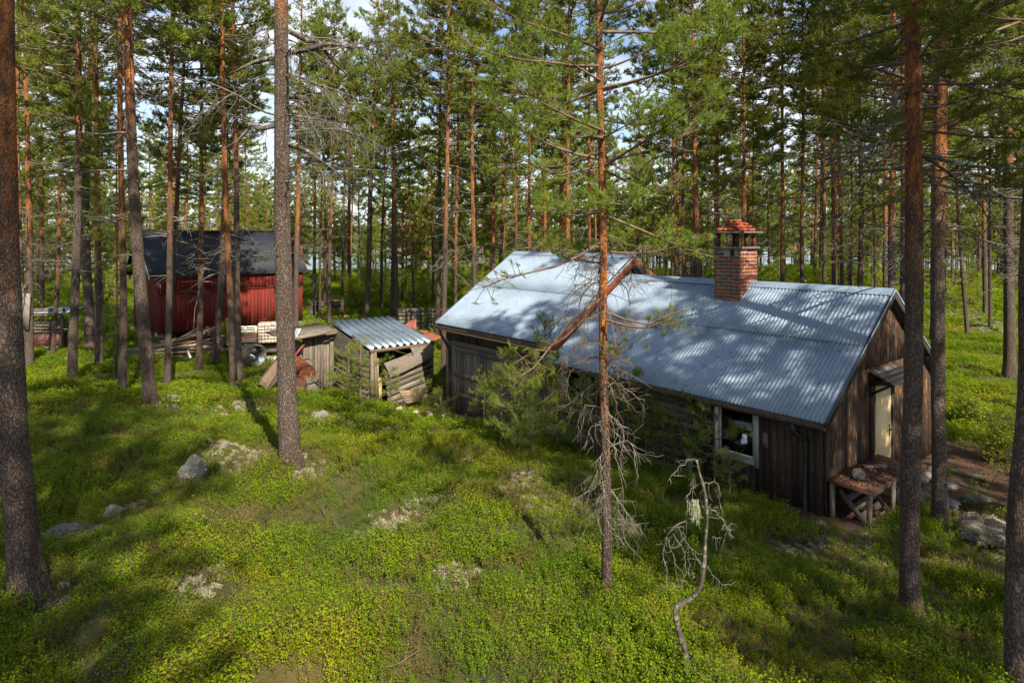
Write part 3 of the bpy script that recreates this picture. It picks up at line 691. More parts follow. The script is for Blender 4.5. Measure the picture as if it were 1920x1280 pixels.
# front boards: upright near the corner, level log siding further along
vboards(cabin, lambda a: H(a, VF, 0)[:2], UG+.02, 2.62, ZB, zf, .125, .018, -V3, 'front_boards', holes=[WIN])
vboards(cabin, lambda a: H(a, VF, 0)[:2], UG-.02, UG+.12, ZB-.02, zf, .14, .045, -V3, 'front_boards')
z = -.42
while z < zf-.05:
    w = rng.uniform(.13, .17)
    for (ua, ub) in (((2.64, 4.60), (6.22, RL-.02)) if WIN2[2]-.05 < z+w/2 < WIN2[3]+.05 else ((2.64, 4.72), (4.73, RL-.02))):
        plank('wall_log', cabin, H(ub, VF, z+w/2), H(ua, VF, z+w/2+rng.uniform(-.01, .01)), w-.012, .05+rng.uniform(-.012, .012), -V3, 'brown_siding' if z > -.05 else 'grey_boards', jit=.006)
    z += w
for k in range(3):
    plank('skirt_board', cabin, H(6.8-2.2*k, VF-.09, -.20+.05*(k == 0)), H(4.65-2.2*k, VF-.085, -.10-.06*(k == 0)), .20, .03, -V3+Z3*.5, 'silver_boards')
for ua in (4.72, 2.66): plank('wall_post', cabin, H(ua, VF-.052, -.45), H(ua, VF-.052, .48), .12, .05, -V3, 'grey_boards')
# gable boards, upper and lower tier
gt = lambda a: zroof(a)-.0
vboards(cabin, lambda a: H(UG, a, 0)[:2], VF+.0, VB, ZB, lambda a: min(gt(a), 2.18), .115, .02, -U3, 'dark_boards', holes=[DOOR])
vboards(cabin, lambda a: H(UG, a, 0)[:2], VF+.9, VB-.9, 2.19, lambda a: max(gt(a), 2.19), .115, .026, -U3, 'dark_boards')
plank('corner_board', cabin, H(UG-.03, VF+.05, ZB-.03), H(UG-.03, VF+.05, zf), .11, .03, -U3, 'front_boards')
# roof edge trim, fascia, purlin ends
for (va, vb_, sg) in ((0, HV, 1), (2*HV, HV, -1)):
    p0 = H(-.012, va, ZE-.055); p1 = H(-.012, HV, ZR-.055)
    plank('barge_board', cabin, p0, p1, .13, .022, -U3, 'front_boards')
    plank('edge_flashing', cabin, H(-.036, va, ZE+.012), H(-.036, HV, ZR+.012), .05, .004, -U3, 'galvanised')
hbox('fascia_board', cabin, (0.01, .03, ZE-.13), (RL-.01, .055, ZE-.012), 'brown_siding')
for q in np.arange(.35, RL, .75): plank('rafter_tail', cabin, H(q, .06, ZE-.02), H(q, .45, ZE-.02+.39*TAN), .07, .06, -Sf.cross(U3), 'dark_boards')
for vv in (.9, 1.9, 3.7, 4.7): hbox('purlin', cabin, (0.0, vv-.05, zroof(vv)-.07), (UG, vv+.05, zroof(vv)+.02), 'front_boards')
# gutter and downpipe
def gutter(parent, u0, u1, v, z, r=.055):
    b = MB(); t = np.linspace(math.pi*.98, math.pi*2.02, 9); n = 9
    for rr, fl in ((r, 0), (r-.004, 1)):
        ring = np.c_[np.cos(t)*rr, np.zeros(9), np.sin(t)*rr]
        Vv = np.concatenate([ring+(0, 0, 0), ring+(0, u1-u0, 0)]); j = np.arange(8); Q = np.stack([j, j+1, j+10, j+9], 1)
        b.add(Vv, Q if fl else Q[:, ::-1])
    for yy in (0, u1-u0): b.add(np.concatenate([np.c_[np.cos(t)*r, np.full(9, yy), np.sin(t)*r], [(0, yy, 0)]]), None, [(9, k, k+1) for k in range(8)])
    g = obj('gutter', b.mesh('gutter', 'gutter_metal'), parent, MR @ Matrix.Translation((v, u0, z)))
    for q in np.arange(u0+.25, u1, .62):
        pp = [H(q, v+np.cos(a)*(r+.006), z+np.sin(a)*(r+.006)) for a in np.linspace(math.pi, 2*math.pi, 7)]+[H(q, v+r+.01, z+.10)]
        tubeobj('gutter_bracket', g, pp, .008, 'gutter_metal', 5)
    return g
gutter(cabin, -.02, RL-.1, -.035, ZE-.055)
def downpipe(parent, u, uw, v0, vw, z0, z1, zg, r=.038):
    pts = [H(u, v0, z0), H(u, v0, z0-.12), H(u+(uw-u)*.1, v0+.02, z0-.17), H(uw-(uw-u)*.1, vw-.02, z1+.05), H(uw, vw, z1), H(uw, vw, zg+.12), H(uw, vw-.04, zg+.05), H(uw, vw-.12, zg)]
    d = tubeobj('downpipe', parent, pts, r, 'black_metal', 12)
    for zz in (z1-.06, zg+.25): tubeobj('pipe_clamp', d, [H(uw, vw, zz-.02), H(uw, vw, zz+.02)], r+.006, 'black_metal', 12)
downpipe(cabin, .50, .40, -.035, VF-.07, ZE-.10, 1.20, -.12)
# windows
def window(parent, u0, u1, z0, z1, mull=()):
    w = obj('window', None, parent, Matrix.Translation(H((u0+u1)/2, VF, z0)))
    w.empty_display_size = .1
    fw = .085
    for (a, c, p, q) in ((u0-fw, u0, z0-fw, z1+.05), (u1, u1+fw, z0-fw, z1+.05)): plank('window_casing', w, H((a+c)/2, VF-.02, p-.03), H((a+c)/2, VF-.02, q), fw, .03, -V3, 'white_paint')
    plank('window_casing', w, H(u1-.002, VF-.02, z0-fw/2), H(u0+.002, VF-.02, z0-fw/2), fw, .028, -V3, 'white_paint')
    plank('window_sill', w, H(u1+.01, VF-.05, z0+.012), H(u0-.01, VF-.05, z0+.012), .09, .02, Z3, 'white_paint')
    xs = [u0]+list(mull)+[u1]
    for i in range(len(xs)-1):
        a, c = xs[i], xs[i+1]
        for (p0, p1) in (((a+.02, z0+.02), (a+.02, z1)), ((c-.02, z0+.02), (c-.02, z1))): plank('window_sash', w, H(p0[0], VF+.012, p0[1]), H(p1[0], VF+.012, p1[1]), .036, .03, -V3, 'white_paint')
        plank('window_sash', w, H(c-.04, VF+.012, z0+.035), H(a+.04, VF+.012, z0+.035), .03, .03, -V3, 'white_paint')
        hbox('window_pane', w, (a+.04, VF+.018, z0+.05), (c-.04, VF+.022, z1), 'glass')
    for m in mull: plank('window_mullion', w, H(m, VF-.005, z0+.02), H(m, VF-.005, z1), .05, .03, -V3, 'white_paint')
    hbox('inner_sill', w, (u0, VF+.052, z0-.02), (u1, VF+.24, z0+.02), 'dark_boards')
    return w
window(cabin, *WIN); window(cabin, *WIN2, mull=(5.42,))
plank('wall_patch', cabin, H(1.12, VF-.026, .86), H(1.12, VF-.026, 1.13), .10, .02, -V3, 'silver_boards')
# door with hood
door = obj('door', None, cabin, Matrix.Translation(H(UG, 2.57, -.1)))
hbox('door_leaf', door, (UG-.055, 2.18, -.12), (UG-.012, 2.96, 1.84), 'door_paint')
for va in (2.12, 3.02): plank('door_frame', door, H(UG-.004, va, -.15), H(UG-.004, va, 1.90), .10, .075, -U3, 'front_boards')
hbox('door_frame', door, (UG-.075, 2.10, 1.845), (UG-.005, 3.04, 1.93), 'front_boards')
for zz in (.25, 1.55): hbox('door_hinge', door, (UG-.066, 2.19, zz), (UG-.054, 2.23, zz+.14), 'dark_rust')
tubeobj('door_handle', door, [H(UG-.055, 2.89, .93), H(UG-.10, 2.89, .93), H(UG-.10, 2.80, .93)], .010, 'black_metal', 8)
hbox('lock_plate', door, (UG-.060, 2.865, .80), (UG-.054, 2.915, 1.02), 'dark_rust')
for zz in (.0, .42, .9, 1.3): hbox('nail_row', door, (UG-.058, 2.22, zz), (UG-.0545, 2.92, zz+.004), 'door_paint')
hood = obj('door_hood', None, cabin, Matrix.Translation(H(UG, 2.57, 1.95)))
for k in range(4):
    u_ = UG-.05-k*.105; z_ = 2.10-k*.045
    plank('hood_board', hood, H(u_-.05, 2.0, z_), H(u_-.05, 3.16, z_+rng.uniform(-.006, .006)), .115, .022, (-UU[0]*.42, -UU[1]*.42, .9), 'silver_boards')
for va in (2.07, 3.08):
    plank('hood_bracket', hood, H(UG-.03, va, 1.88), H(UG-.40, va, 1.93), .05, .05, Z3, 'front_boards')
    plank('hood_bracket', hood, H(UG-.03, va, 1.70), H(UG-.36, va, 1.92), .045, .04, V3, 'front_boards')
# things in the window
def pot(u, v, z, r, h, mat, label, name='flower_pot'):
    b = MB(); zz = np.array((0, .02, h*.8, h*.82, h, h, h*.9)); rr = np.array((r*.72, r*.75, r*.95, r*1.08, r*1.1, r*.96, r*.9))
    b.tube(np.c_[zz*0, zz*0, zz], rr, 12)
    return tag(obj(name, b.mesh(name, mat, False), None, Matrix.Translation(H(u, v, z))), label, 'pot')
ZS = WIN[2]+.021
pot(1.62, VF+.13, ZS, .055, .11, 'red_pot', 'small bright red plant pot on the cabin window ledge beside the jar')
pot(1.86, VF+.13, ZS, .065, .13, 'red_pot', 'larger bright red plant pot on the cabin window ledge by the curtain')
jar = tag(pot(1.74, VF+.13, ZS, .05, .09, 'glaze_jar', 'x', 'potted_plant'), 'pale jar with a grey-blue rosette plant between two red pots', 'plant')
b = MB(); Rr = np.random.default_rng(3)
for k in range(26):
    az = k*2.4; el = Rr.uniform(.2, 1.3); L = Rr.uniform(.06, .12); d = np.array((math.cos(az)*math.cos(el), math.sin(az)*math.cos(el), math.sin(el))); sd = np.array((-math.sin(az), math.cos(az), 0))*.018
    o = np.array((0, 0, .09+.06)); m = o+d*L*.6; b.add([o, m-sd, o+d*L, m+sd], [(0, 1, 2, 3)])
b.tube([(0, 0, .07), (0, 0, .16)], .012, 6)
obj('rosette', b.mesh('rosette', 'succulent'), jar, W[jar.name])
b = MB(); xs = np.linspace(0, .26, 27); zz = np.linspace(0, .62, 4)
Vc = np.concatenate([np.c_[xs, .022*np.sin(xs*75), np.full(27, q)] for q in zz]); i = (np.arange(3)[:, None]*27+np.arange(26)[None]).ravel()
b.add(Vc, np.stack([i, i+1, i+28, i+27], 1)); b.add(Vc+np.array((0, .004, 0)), np.stack([i, i+27, i+28, i+1], 1))
cu = H(2.04, VF+.10, .78)
tag(obj('curtain', b.mesh('curtain', 'curtain', True), None, Matrix(((-UU[0], VV[0], 0, cu[0]), (-UU[1], VV[1], 0, cu[1]), (0, 0, 1, cu[2]), (0, 0, 0, 1)))), 'yellow-brown curtain hanging inside the cabin window with red pots', 'curtain')
# ---- chimney (part of the cabin)
CU0, CU1, CV0, CV1 = 2.85, 3.45, 2.23, 3.0; CZ1 = 4.32; ch = .0785
chim = obj('chimney', None, cabin, Matrix.Translation(H(3.15, 2.6, 3.1)))
hbox('chimney_core', chim, (CU0+.006, CV0+.006, 2.6), (CU1-.006, CV1-.006, CZ1-.005), 'mortar')
def bricks():
    n = int((CZ1-2.9)/ch); bl = .245
    for c in range(n):
        z0 = CZ1-(c+1)*ch+.018; z1 = CZ1-c*ch
        for side in range(4):
            ln = (CU1-CU0) if side in (0, 2) else (CV1-CV0)
            a = -(bl/2 if (c+side) % 2 else 0)
            while a < ln-.02:
                s0 = max(a, 0); s1 = min(a+bl-.018, ln); a += bl
                if s1-s0 < .03: continue
                zroofh = zroof((CV0, CV1, CV1, CV0)[side] if side in (0, 2) else CV0+(s0+s1)/2)
                if z1 < zroofh+.02: continue
                if side == 0 and c in (0, 1) and s0 < .25 and s1 > .10: continue
                if side == 1 and c == 0 and .10 < (s0+s1)/2 < .3: continue
                dpt = .02; pr = rng.uniform(-.002, .003)
                crust = (side == 0 and c > 0 and rng.random() < .62) or (side in (1, 2) and rng.random() < .05)
                m = 'crusted_brick' if crust else 'brick'
                if side == 0: lo, hi = (CU0+s0, CV0-pr, z0), (CU0+s1, CV0+dpt, z1)
                elif side == 1: lo, hi = (CU0-pr, CV0+s0, z0), (CU0+dpt, CV0+s1, z1)
                elif side == 2: lo, hi = (CU0+s0, CV1-dpt, z0), (CU0+s1, CV1+pr, z1)
                else: lo, hi = (CU1-dpt, CV0+s0, z0), (CU1+pr, CV0+s1, z1)
                eps = .0015*side
                hbox('brick', chim, (lo[0]+eps, lo[1]+eps, lo[2]), (hi[0]-eps, hi[1]-eps, hi[2]), m, jit=.002)
bricks()
hbox('flue_vent', chim, (CU0+.11, CV0-.001, CZ1-.155), (CU0+.20, CV0+.013, CZ1-.01), 'dark_inside')
hbox('chimney_collar', chim, (CU0-.045, CV0-.045, CZ1+.001), (CU1+.045, CV1+.045, CZ1+.05), 'concrete', jit=.004)
for (a, c) in ((CU0+.05, CV0+.05), (CU1-.07, CV0+.05), (CU0+.05, CV1-.07), (CU1-.07, CV1-.07), (CU0+.05, CV0+.40)):
    tubeobj('cap_post', chim, [H(a, c, CZ1+.048), H(a+.004, c, CZ1+.352)], .047 if rng.random() < .5 else .04, 'dark_rust', 9)
hbox('cap_slab', chim, (CU0-.095, CV0-.095, CZ1+.35), (CU1+.095, CV1+.095, CZ1+.385), 'concrete', jit=.004)
Rr = random.Random(4)
for lay, (n, m, zz) in enumerate(((16, .0, CZ1+.396), (11, .09, CZ1+.462), (7, .17, CZ1+.528), (3, .25, CZ1+.59))):
    for k in range(n):
        a = Rr.uniform(CU0-.05+m, CU1+.05-m); c = Rr.uniform(CV0-.06+m, CV1+.06-m)
        if lay < 3:
            ang = 2*math.pi*k/n; a = (CU0+CU1)/2+math.cos(ang)*((CU1-CU0)/2+.02-m); c = (CV0+CV1)/2+math.sin(ang)*((CV1-CV0)/2+.03-m)
        b = MB(); L = Rr.uniform(.10, .22); b.box((-L/2, -.05, 0), (L/2, .05, .06), jit=.012)
        obj('loose_brick', b.mesh('loose_brick', 'brick' if Rr.random() < .9 else 'mortar'), chim, Matrix.Translation(H(a, c, zz)) @ Matrix.Rotation(Rr.uniform(0, 3.1), 4, 'Z') @ Matrix.Rotation(Rr.uniform(-.16, .16), 4, 'X') @ Matrix.Rotation(Rr.uniform(-.12, .12), 4, 'Y'))

# ---- the grey outhouse joined to the cabin end
barnlet = thing('timber_outhouse', 'weathered grey board outhouse with a bright corrugated roof joined to the cabin', 'outhouse', H(9.1, 2.9, -.5))
OE, OR, OV = 2.00, 4.11, 3.09; OL0, OL1 = 6.47, 11.62
OT = (OR-OE)/OV; OSL = math.hypot(OV, OR-OE)
roof_slope(barnlet, H(OL1, 0, OE), -U3, V3*OV+Z3*(OR-OE), OL1-OL0, OSL, 'galvanised', pitch=.09, amp=.014, rows=((0, .52), (.50, 1.0)))
roof_slope(barnlet, H(OL0, 2*OV, OE), U3, -V3*OV+Z3*(OR-OE), OL1-OL0, OSL, 'galvanised')
b = MB(); dz = wc*OT; LL = OL1-OL0+.04
b.add([(0, -wc, -dz), (LL, -wc, -dz), (LL, 0, 0), (0, 0, 0), (0, wc, -dz), (LL, wc, -dz), (LL, 0, -.004), (0, 0, -.004)], [(0, 1, 2, 3), (7, 6, 5, 4)])
hh = H(OL1+.02, OV, 0)
obj('ridge_cap', b.mesh('ridge_cap', 'galvanised'), barnlet, Matrix(((-UU[0], VV[0], 0, hh[0]), (-UU[1], VV[1], 0, hh[1]), (0, 0, 1, OR+.042), (0, 0, 0, 1))))
oroof = lambda v: (OE+OT*v if v <= OV else OR-OT*(v-OV))-.10
OUG = RL+.04; OUE = OL1-.22
for uu_ in (OUG, OUE-.05):
    b = MB(); z0 = -1.0; prof = [(VF, z0), (2*OV-VF, z0), (2*OV-VF, oroof(VF)), (OV, oroof(OV)), (VF, oroof(VF))]
    V = [(p[0], uu_+k*.05, p[1]) for k in (0, 1) for p in prof]
    b.add(V, [(0, 5, 6, 1), (1, 6, 7, 2), (2, 7, 8, 3), (3, 8, 9, 4), (4, 9, 5, 0)], [(0, 1, 2), (0, 2, 3), (0, 3, 4), (5, 7, 6), (5, 8, 7), (5, 9, 8)])
    obj('gable_core', b.mesh('gable_core', 'dark_boards'), barnlet, MR)
hbox('wall_core', barnlet, (OUG+.051, VF+.002, -1.0), (OUE-.051, VF+.05, oroof(VF)), 'dark_inside')
hbox('back_wall', barnlet, (OUG+.051, 2*OV-VF-.05, -1.0), (OUE-.051, 2*OV-VF, oroof(VF)), 'dark_boards')
ztopo = oroof(VF)-.02
vboards(barnlet, lambda a: H(a, VF, 0)[:2], OUG, OUE, 1.52, ztopo, .14, .02, -V3, 'front_boards')
vboards(barnlet, lambda a: H(a, VF, 0)[:2], 10.95, OUE, -.85, 1.50, .15, .02, -V3, 'grey_boards')
vboards(barnlet, lambda a: H(a, VF, 0)[:2], OUG, 7.55, -.7, 1.50, .15, .02, -V3, 'brown_siding')
# three tall door leaves with rails
for (a, c) in ((9.62, 10.93), (8.55, 9.58), (7.57, 8.52)):
    dr = obj('door', None, barnlet, Matrix.Translation(H((a+c)/2, VF, -.6)))
    vboards(dr, lambda q: H(q, VF-.01, 0)[:2], a, c, -.75, 1.42, .17, .022, -V3, 'grey_boards', name='door_board')
    for zz, ww in ((-.02, .11), (.55, .11), (1.30, .12)): plank('door_rail', dr, H(c-.02, VF-.035, zz), H(a+.02, VF-.035, zz+rng.uniform(-.015, .015)), ww, .025, -V3, 'grey_boards')
    plank('door_stile', dr, H(c-.07, VF-.036, -.75), H(c-.07, VF-.036, 1.42), .11, .022, -V3, 'grey_boards')
plank('door_lintel', barnlet, H(10.97, VF-.02, 1.47), H(7.5, VF-.02, 1.47), .13, .05, -V3, 'brown_siding')
hbox('fascia_board', barnlet, (OL0+.02, .035, OE-.15), (OL1-.01, .06, OE-.012), 'brown_siding')
gutter(barnlet, OL0+.15, OL1+.05, -.04, OE-.075)
plank('gutter_batten', barnlet, H(OL1+.02, -.03, OE-.15), H(OL0+.1, -.03, OE-.15), .05, .03, -V3, 'fresh_wood')
downpipe(barnlet, 11.35, 11.15, -.04, VF-.07, OE-.12, 1.25, -.62)
# red barge boards and soffit towards the cabin
plank('barge_board', barnlet, H(OL0-.02, .0, OE-.13), H(OL0-.02, OV, OR-.13), .24, .025, -U3, 'red_trim')
plank('barge_board', barnlet, H(OL0-.02, 2*OV, OE-.13), H(OL0-.02, OV, OR-.13), .24, .025, -U3, 'dark_boards')
plank('edge_flashing', barnlet, H(OL0-.048, 0, OE+.0), H(OL0-.048, OV, OR+.0), .05, .004, -U3, 'galvanised')
plank('edge_flashing', barnlet, H(OL1+.03, 0, OE+.0), H(OL1+.03, OV, OR+.0), .05, .004, U3, 'galvanised')
vboards(barnlet, lambda a: H(OUG-.002, a, 0)[:2], .35, 2*OV-.35, 2.0, lambda a: max(oroof(a), 2.0), .13, .02, -U3, 'dark_boards')
# ---- red barn
BO = np.array((-17.4, 30.0)); BA = np.array((.676, .737)); BB = np.array((-.737, .676))
def BH(a, b_, z): return (BO[0]+a*BA[0]+b_*BB[0], BO[1]+a*BA[1]+b_*BB[1], z)
A3 = Vector((*BA, 0)); B3 = Vector((*BB, 0))
barn = thing('red_barn', 'falu-red board barn with a steep black corrugated roof behind the pine stems', 'barn', BH(4, 2, -.3))
BE, BR, BW, BLn = 2.68, 5.0, 2.0, 8.3
bs = math.hypot(BW, BR-BE); BT = (BR-BE)/BW
roof_slope(barn, BH(0, 0, BE), A3, B3*BW+Z3*(BR-BE), BLn, bs, 'black_roof', pitch=.10, amp=.012, nw=12, rows=((0, 1.0),))
roof_slope(barn, BH(BLn, 2*BW, BE), -A3, -B3*BW+Z3*(BR-BE), BLn, bs, 'black_roof', pitch=.10, amp=.012, nw=12, rows=((0, 1.0),))
plank('ridge_cap', barn, BH(-.02, BW, BR+.02), BH(BLn+.02, BW, BR+.02), .22, .03, Z3, 'black_roof')
broof = lambda b_: (BE+BT*b_ if b_ <= BW else BR-BT*(b_-BW))-.09
w0, w1, wb = .45, BLn-.25, .22
b = MB(); z0 = -.02
prof = [(wb, z0), (2*BW-wb, z0), (2*BW-wb, broof(wb)), (BW, broof(BW)), (wb, broof(wb))]
V = [BH(aa, p[0], p[1]) for aa in (w0, w1) for p in prof]
b.add(V, [(0, 5, 6, 1), (1, 6, 7, 2), (2, 7, 8, 3), (3, 8, 9, 4), (4, 9, 5, 0)], [(0, 1, 2), (0, 2, 3), (0, 3, 4), (5, 7, 6), (5, 8, 7), (5, 9, 8)])
obj('wall_core', b.mesh('wall_core', 'red_boards'), barn)
vboards(barn, lambda a: BH(a, wb, 0)[:2], w0-.02, w1+.02, -.05, 1.90, .20, .022, -B3, 'red_boards')
vboards(barn, lambda a: BH(a, wb, 0)[:2], w0-.02, w1+.02, 1.88, broof(wb), .20, .036, -B3, 'red_boards')
vboards(barn, lambda a: BH(w0, a, 0)[:2], wb, 2*BW-wb, -.05, lambda a: broof(a), .19, .022, -A3, 'red_boards')
plank('drip_rail', barn, BH(w0-.02, wb-.04, 1.90), BH(w1+.02, wb-.04, 1.90), .05, .03, -B3, 'red_boards')
for (ba, sg) in ((0, 1), (2*BW, -1)):
    plank('barge_board', barn, BH(.0, ba, BE-.05), BH(.0, BW, BR-.05), .16, .025, -A3, 'white_sheet')
    plank('barge_board', barn, BH(BLn, ba, BE-.06), BH(BLn, BW, BR-.06), .14, .025, A3, 'red_boards')
for a in (.6, 2.2, 3.8, 5.4, 7.0, 7.9):
    p = BH(a, .32, -.02); plank('foundation_block', barn, (p[0], p[1], g1(p[0], p[1])-.2), (p[0], p[1], -.02), .4, .3, B3, 'concrete')
p = BH(w0+.1, 3.6, 0); plank('foundation_block', barn, (p[0], p[1], g1(p[0], p[1])-.2), (p[0], p[1], -.02), .4, .3, -A3, 'concrete')

# needles and cones lying on the metal roofs
b = MB()
for i in range(520):
    if rng.random() < .6: u = rng.uniform(.1, 6.3); v = rng.uniform(.1, 2.7); p = np.array(H(u, v, ZE+TAN*v+.022))
    else: u = rng.uniform(6.7, 11.5); v = rng.uniform(.1, 3.0); p = np.array(H(u, v, OE+OT*v+.028))
    L = rng.uniform(.015, .06); d = np.array(V3*.8+Z3*.57)*L+rng.normal(0, .012, 3)*np.array((1, 1, .1)); s_ = np.array(U3)*rng.uniform(.004, .010)
    b.add([p-s_, p+s_, p+d+s_, p+d-s_], [(0, 1, 2, 3)])
tag(obj('roof_litter', b.mesh('roof_litter', 'litter')), 'fallen brown needles and cones scattered over the grey metal roofs', 'litter', kind='stuff')
# ---- tumbledown shed with a ribbed metal roof (aligned with the cabin)
s0_ = np.array((-4.31, 19.0))
su0, sv0 = to_uv(*s0_)
def SH(u, v, z): return H(su0+u, sv0+v, z)
shed = thing('tumbledown_shed', 'sagging grey plank shed with a ribbed steel roof and a collapsed board front', 'shed', SH(1.4, 1.1, -.4))
me = sheet_mesh(9, 3.02, .248, .03, 'shed_metal', True, 0.0)
S_ = (U3*2.93+Z3*.51).normalized(); A_ = -V3; N_ = A_.cross(S_)
if N_.z < 0: A_ = V3; N_ = A_.cross(S_)
o_ = Vector(SH(-.05, 0 if A_ == V3 else 2.25, 1.20))
A_ = V3; N_ = A_.cross(S_); flip = N_.z < 0
for k in range(1):
    M = Matrix(((A_.x, S_.x, N_.x*(-1 if flip else 1), o_.x), (A_.y, S_.y, N_.y*(-1 if flip else 1), o_.y), (A_.z, S_.z, N_.z*(-1 if flip else 1), o_.z), (0, 0, 0, 1)))
    M = Matrix.Translation(Vector(SH(-.05, -.02, 1.20)) - o_) @ M
    obj('roof_sheet', me, shed, M)
ZG = -.75
for (u, v, zt) in ((.05, .06, 1.14), (.05, 2.17, 1.14), (2.8, .06, 1.62), (2.8, 2.15, 1.62)):
    plank('corner_post', shed, SH(u, v, ZG), SH(u, v, zt), .10, .10, -U3, 'grey_boards')
plank('wall_plate', shed, SH(.02, -.02, 1.14), SH(.02, 2.25, 1.14), .10, .08, -U3, 'old_planks')
plank('wall_plate', shed, SH(2.8, 0, 1.62), SH(2.8, 2.2, 1.62), .10, .08, U3, 'old_planks')
z = ZG
while z < 1.5:     # wall below the roof's side edge: level boards that sag
    w = rng.uniform(.14, .19); zt = z+w/2; ua = 0.06 if zt < 1.0 else .06+(zt-1.0)*5.5
    if ua < 2.6: plank('wall_board', shed, SH(ua, -.0, zt+.03), SH(1.45, -.0, zt-.04) if ua < 1.3 else SH(2.8, 0, zt), w-.012, .028, -V3, 'brown_siding'); 
    if ua < 1.3: plank('wall_board', shed, SH(1.46, -.008, zt-.03), SH(2.8, -.0, zt+.05), w-.012, .028, -V3, 'brown_siding')
    z += w
plank('wall_batten', shed, SH(1.45, -.03, ZG), SH(1.45, -.03, 1.2), .08, .03, -V3, 'grey_boards')
b = MB(); V = [SH(.0, -.035, 1.13), SH(2.85, -.035, 1.64), SH(2.6, -.04, .75), SH(.5, -.04, .70)]
b.add(V, [(0, 1, 2, 3)]); b.add(np.array(V)-np.array(V3)*.012, [(3, 2, 1, 0)]); obj('tar_paper', b.mesh('tar_paper', 'dark_concrete'), shed)
z = ZG; k = 0
while z < .78:     # collapsed front: boards tilt up to one side
    w = rng.uniform(.15, .2); tl = .30+.02*k
    plank('front_board', shed, SH(-.02, .62-.02*k, z+w/2-.12), SH(-.02+rng.uniform(-.02, .02), 2.2, z+w/2+tl-.12), w-.01, .026, -U3, 'silver_boards'); z += w; k += 1
    if k == 3: plank('front_board', shed, SH(-.05, .16, -.75), SH(-.03, .2, .9), .12, .03, -U3, 'old_planks')
plank('split_post', shed, SH(-.06, .18, -.7), SH(-.03, .13, 1.1), .09, .05, -U3, 'old_planks')
plank('split_post', shed, SH(-.03, .33, -.8), SH(-.02, .30, .3), .10, .04, -U3, 'fresh_wood')
hbox('back_board', shed, (su0+2.75, sv0+.1, ZG), (su0+2.79, sv0+2.1, 1.58), 'dark_boards')
for k in range(4): plank('side_board', shed, SH(.06, 2.22, -.6+.45*k), SH(2.75, 2.22, -.55+.45*k), .42, .025, V3, 'brown_siding')
b = MB(); nn = 13; us = np.linspace(0, 1, nn)       # slumped pale sheet over the front opening
for kk, off in ((0, 0), (1, .02)):
    V = []
    for i, q in enumerate(us):
        top = SH(-.09-.02*math.sin(q*6), .42+q*1.72, .74+q*.30+.10*math.sin(q*9)*q); bot = SH(-.16-.05*math.sin(q*5), .58+q*1.55, .30+.42*q**1.1)
        V += [top, (np.array(top)+np.array(bot))/2+np.array((*(-UU*.05), .0)), bot]
    V = np.array(V)+np.array((*(UU*off), 0)); i = (np.arange(nn-1)[:, None]*3+np.arange(2)[None]).ravel(); Q = np.stack([i, i+1, i+4, i+3], 1)
    b.add(V, Q if kk else Q[:, ::-1])
obj('slumped_sheet', b.mesh('slumped_sheet', 'silver_boards', True), shed)
b = MB(); b.add([SH(-.07, 1.35, 1.12), SH(-.07, 2.2, 1.13), SH(-.09, 2.2, .92), SH(-.10, 1.9, .78), SH(-.12, 1.45, .84)], None, [(0, 1, 2), (0, 2, 3), (0, 3, 4)])
obj('hardboard_scrap', b.mesh('hardboard_scrap', 'concrete'), shed)
for k in range(46):     # needle litter caught in the ribs
    r_ = rng.integers(0, 9); ln = rng.uniform(.05, .35); us_ = rng.uniform(.1, 2.3)
    b = MB(); b.box((0, -.02, 0), (ln, .02, .012), jit=.01)
    p = Vector(SH(us_, .248*(r_+.18)-.02, 1.225+us_*.174)); x = (U3*2.93+Z3*.51).normalized(); y = -V3; n_ = x.cross(y)
    obj('needle_litter', b.mesh('needle_litter', 'litter'), shed, Matrix(((x.x, y.x, n_.x, p.x), (x.y, y.y, n_.y, p.y), (x.z, y.z, n_.z, p.z), (0, 0, 0, 1))))

# ---- lean-to at the shed's side
lean = thing('plank_lean_to', 'upright grey plank lean-to with a mossy flat roof against the ribbed-roof shed', 'lean-to', SH(2.9, -.5, -.6))
vboards(lean, lambda a: SH(2.72, a, 0)[:2], -1.05, -.03, -.95, 1.38, .10, .022, -U3, 'grey_boards')
plank('corner_post', lean, SH(2.70, -.09, -.9), SH(2.66, -.10, 1.45), .14, .05, -U3, 'silver_boards')
hbox('back_core', lean, (su0+2.75, sv0-1.05, -.9), (su0+2.78, sv0-.02, 1.38), 'dark_inside')
for k in range(5): plank('side_board', lean, SH(2.76, -1.07, -.7+.42*k), SH(4.4, -1.07, -.7+.42*k), .40, .025, -V3, 'grey_boards')
lo = SH(2.35, -1.75, 1.36); hi = SH(2.35, .1, 1.50)
x = (Vector(hi)-Vector(lo)); L = x.length; x.normalize(); y = U3; n_ = x.cross(y); 
if n_.z < 0: y = -U3; n_ = x.cross(y); lo = SH(4.3, -1.75, 1.36)
b = MB(); b.box((0, 0, 0), (L, 1.95, .05)); obj('roof_deck', b.mesh('roof_deck', 'dark_concrete'), lean, Matrix(((x.x, y.x, n_.x, lo[0]), (x.y, y.y, n_.y, lo[1]), (x.z, y.z, n_.z, lo[2]), (0, 0, 0, 1))))
plank('eave_board', lean, SH(2.33, -1.75, 1.37), SH(2.33, -.45, 1.47), .11, .03, -U3, 'silver_boards')
plank('eave_board', lean, SH(2.33, -.44, 1.42), SH(2.33, .05, 1.46), .09, .03, -U3, 'old_planks')

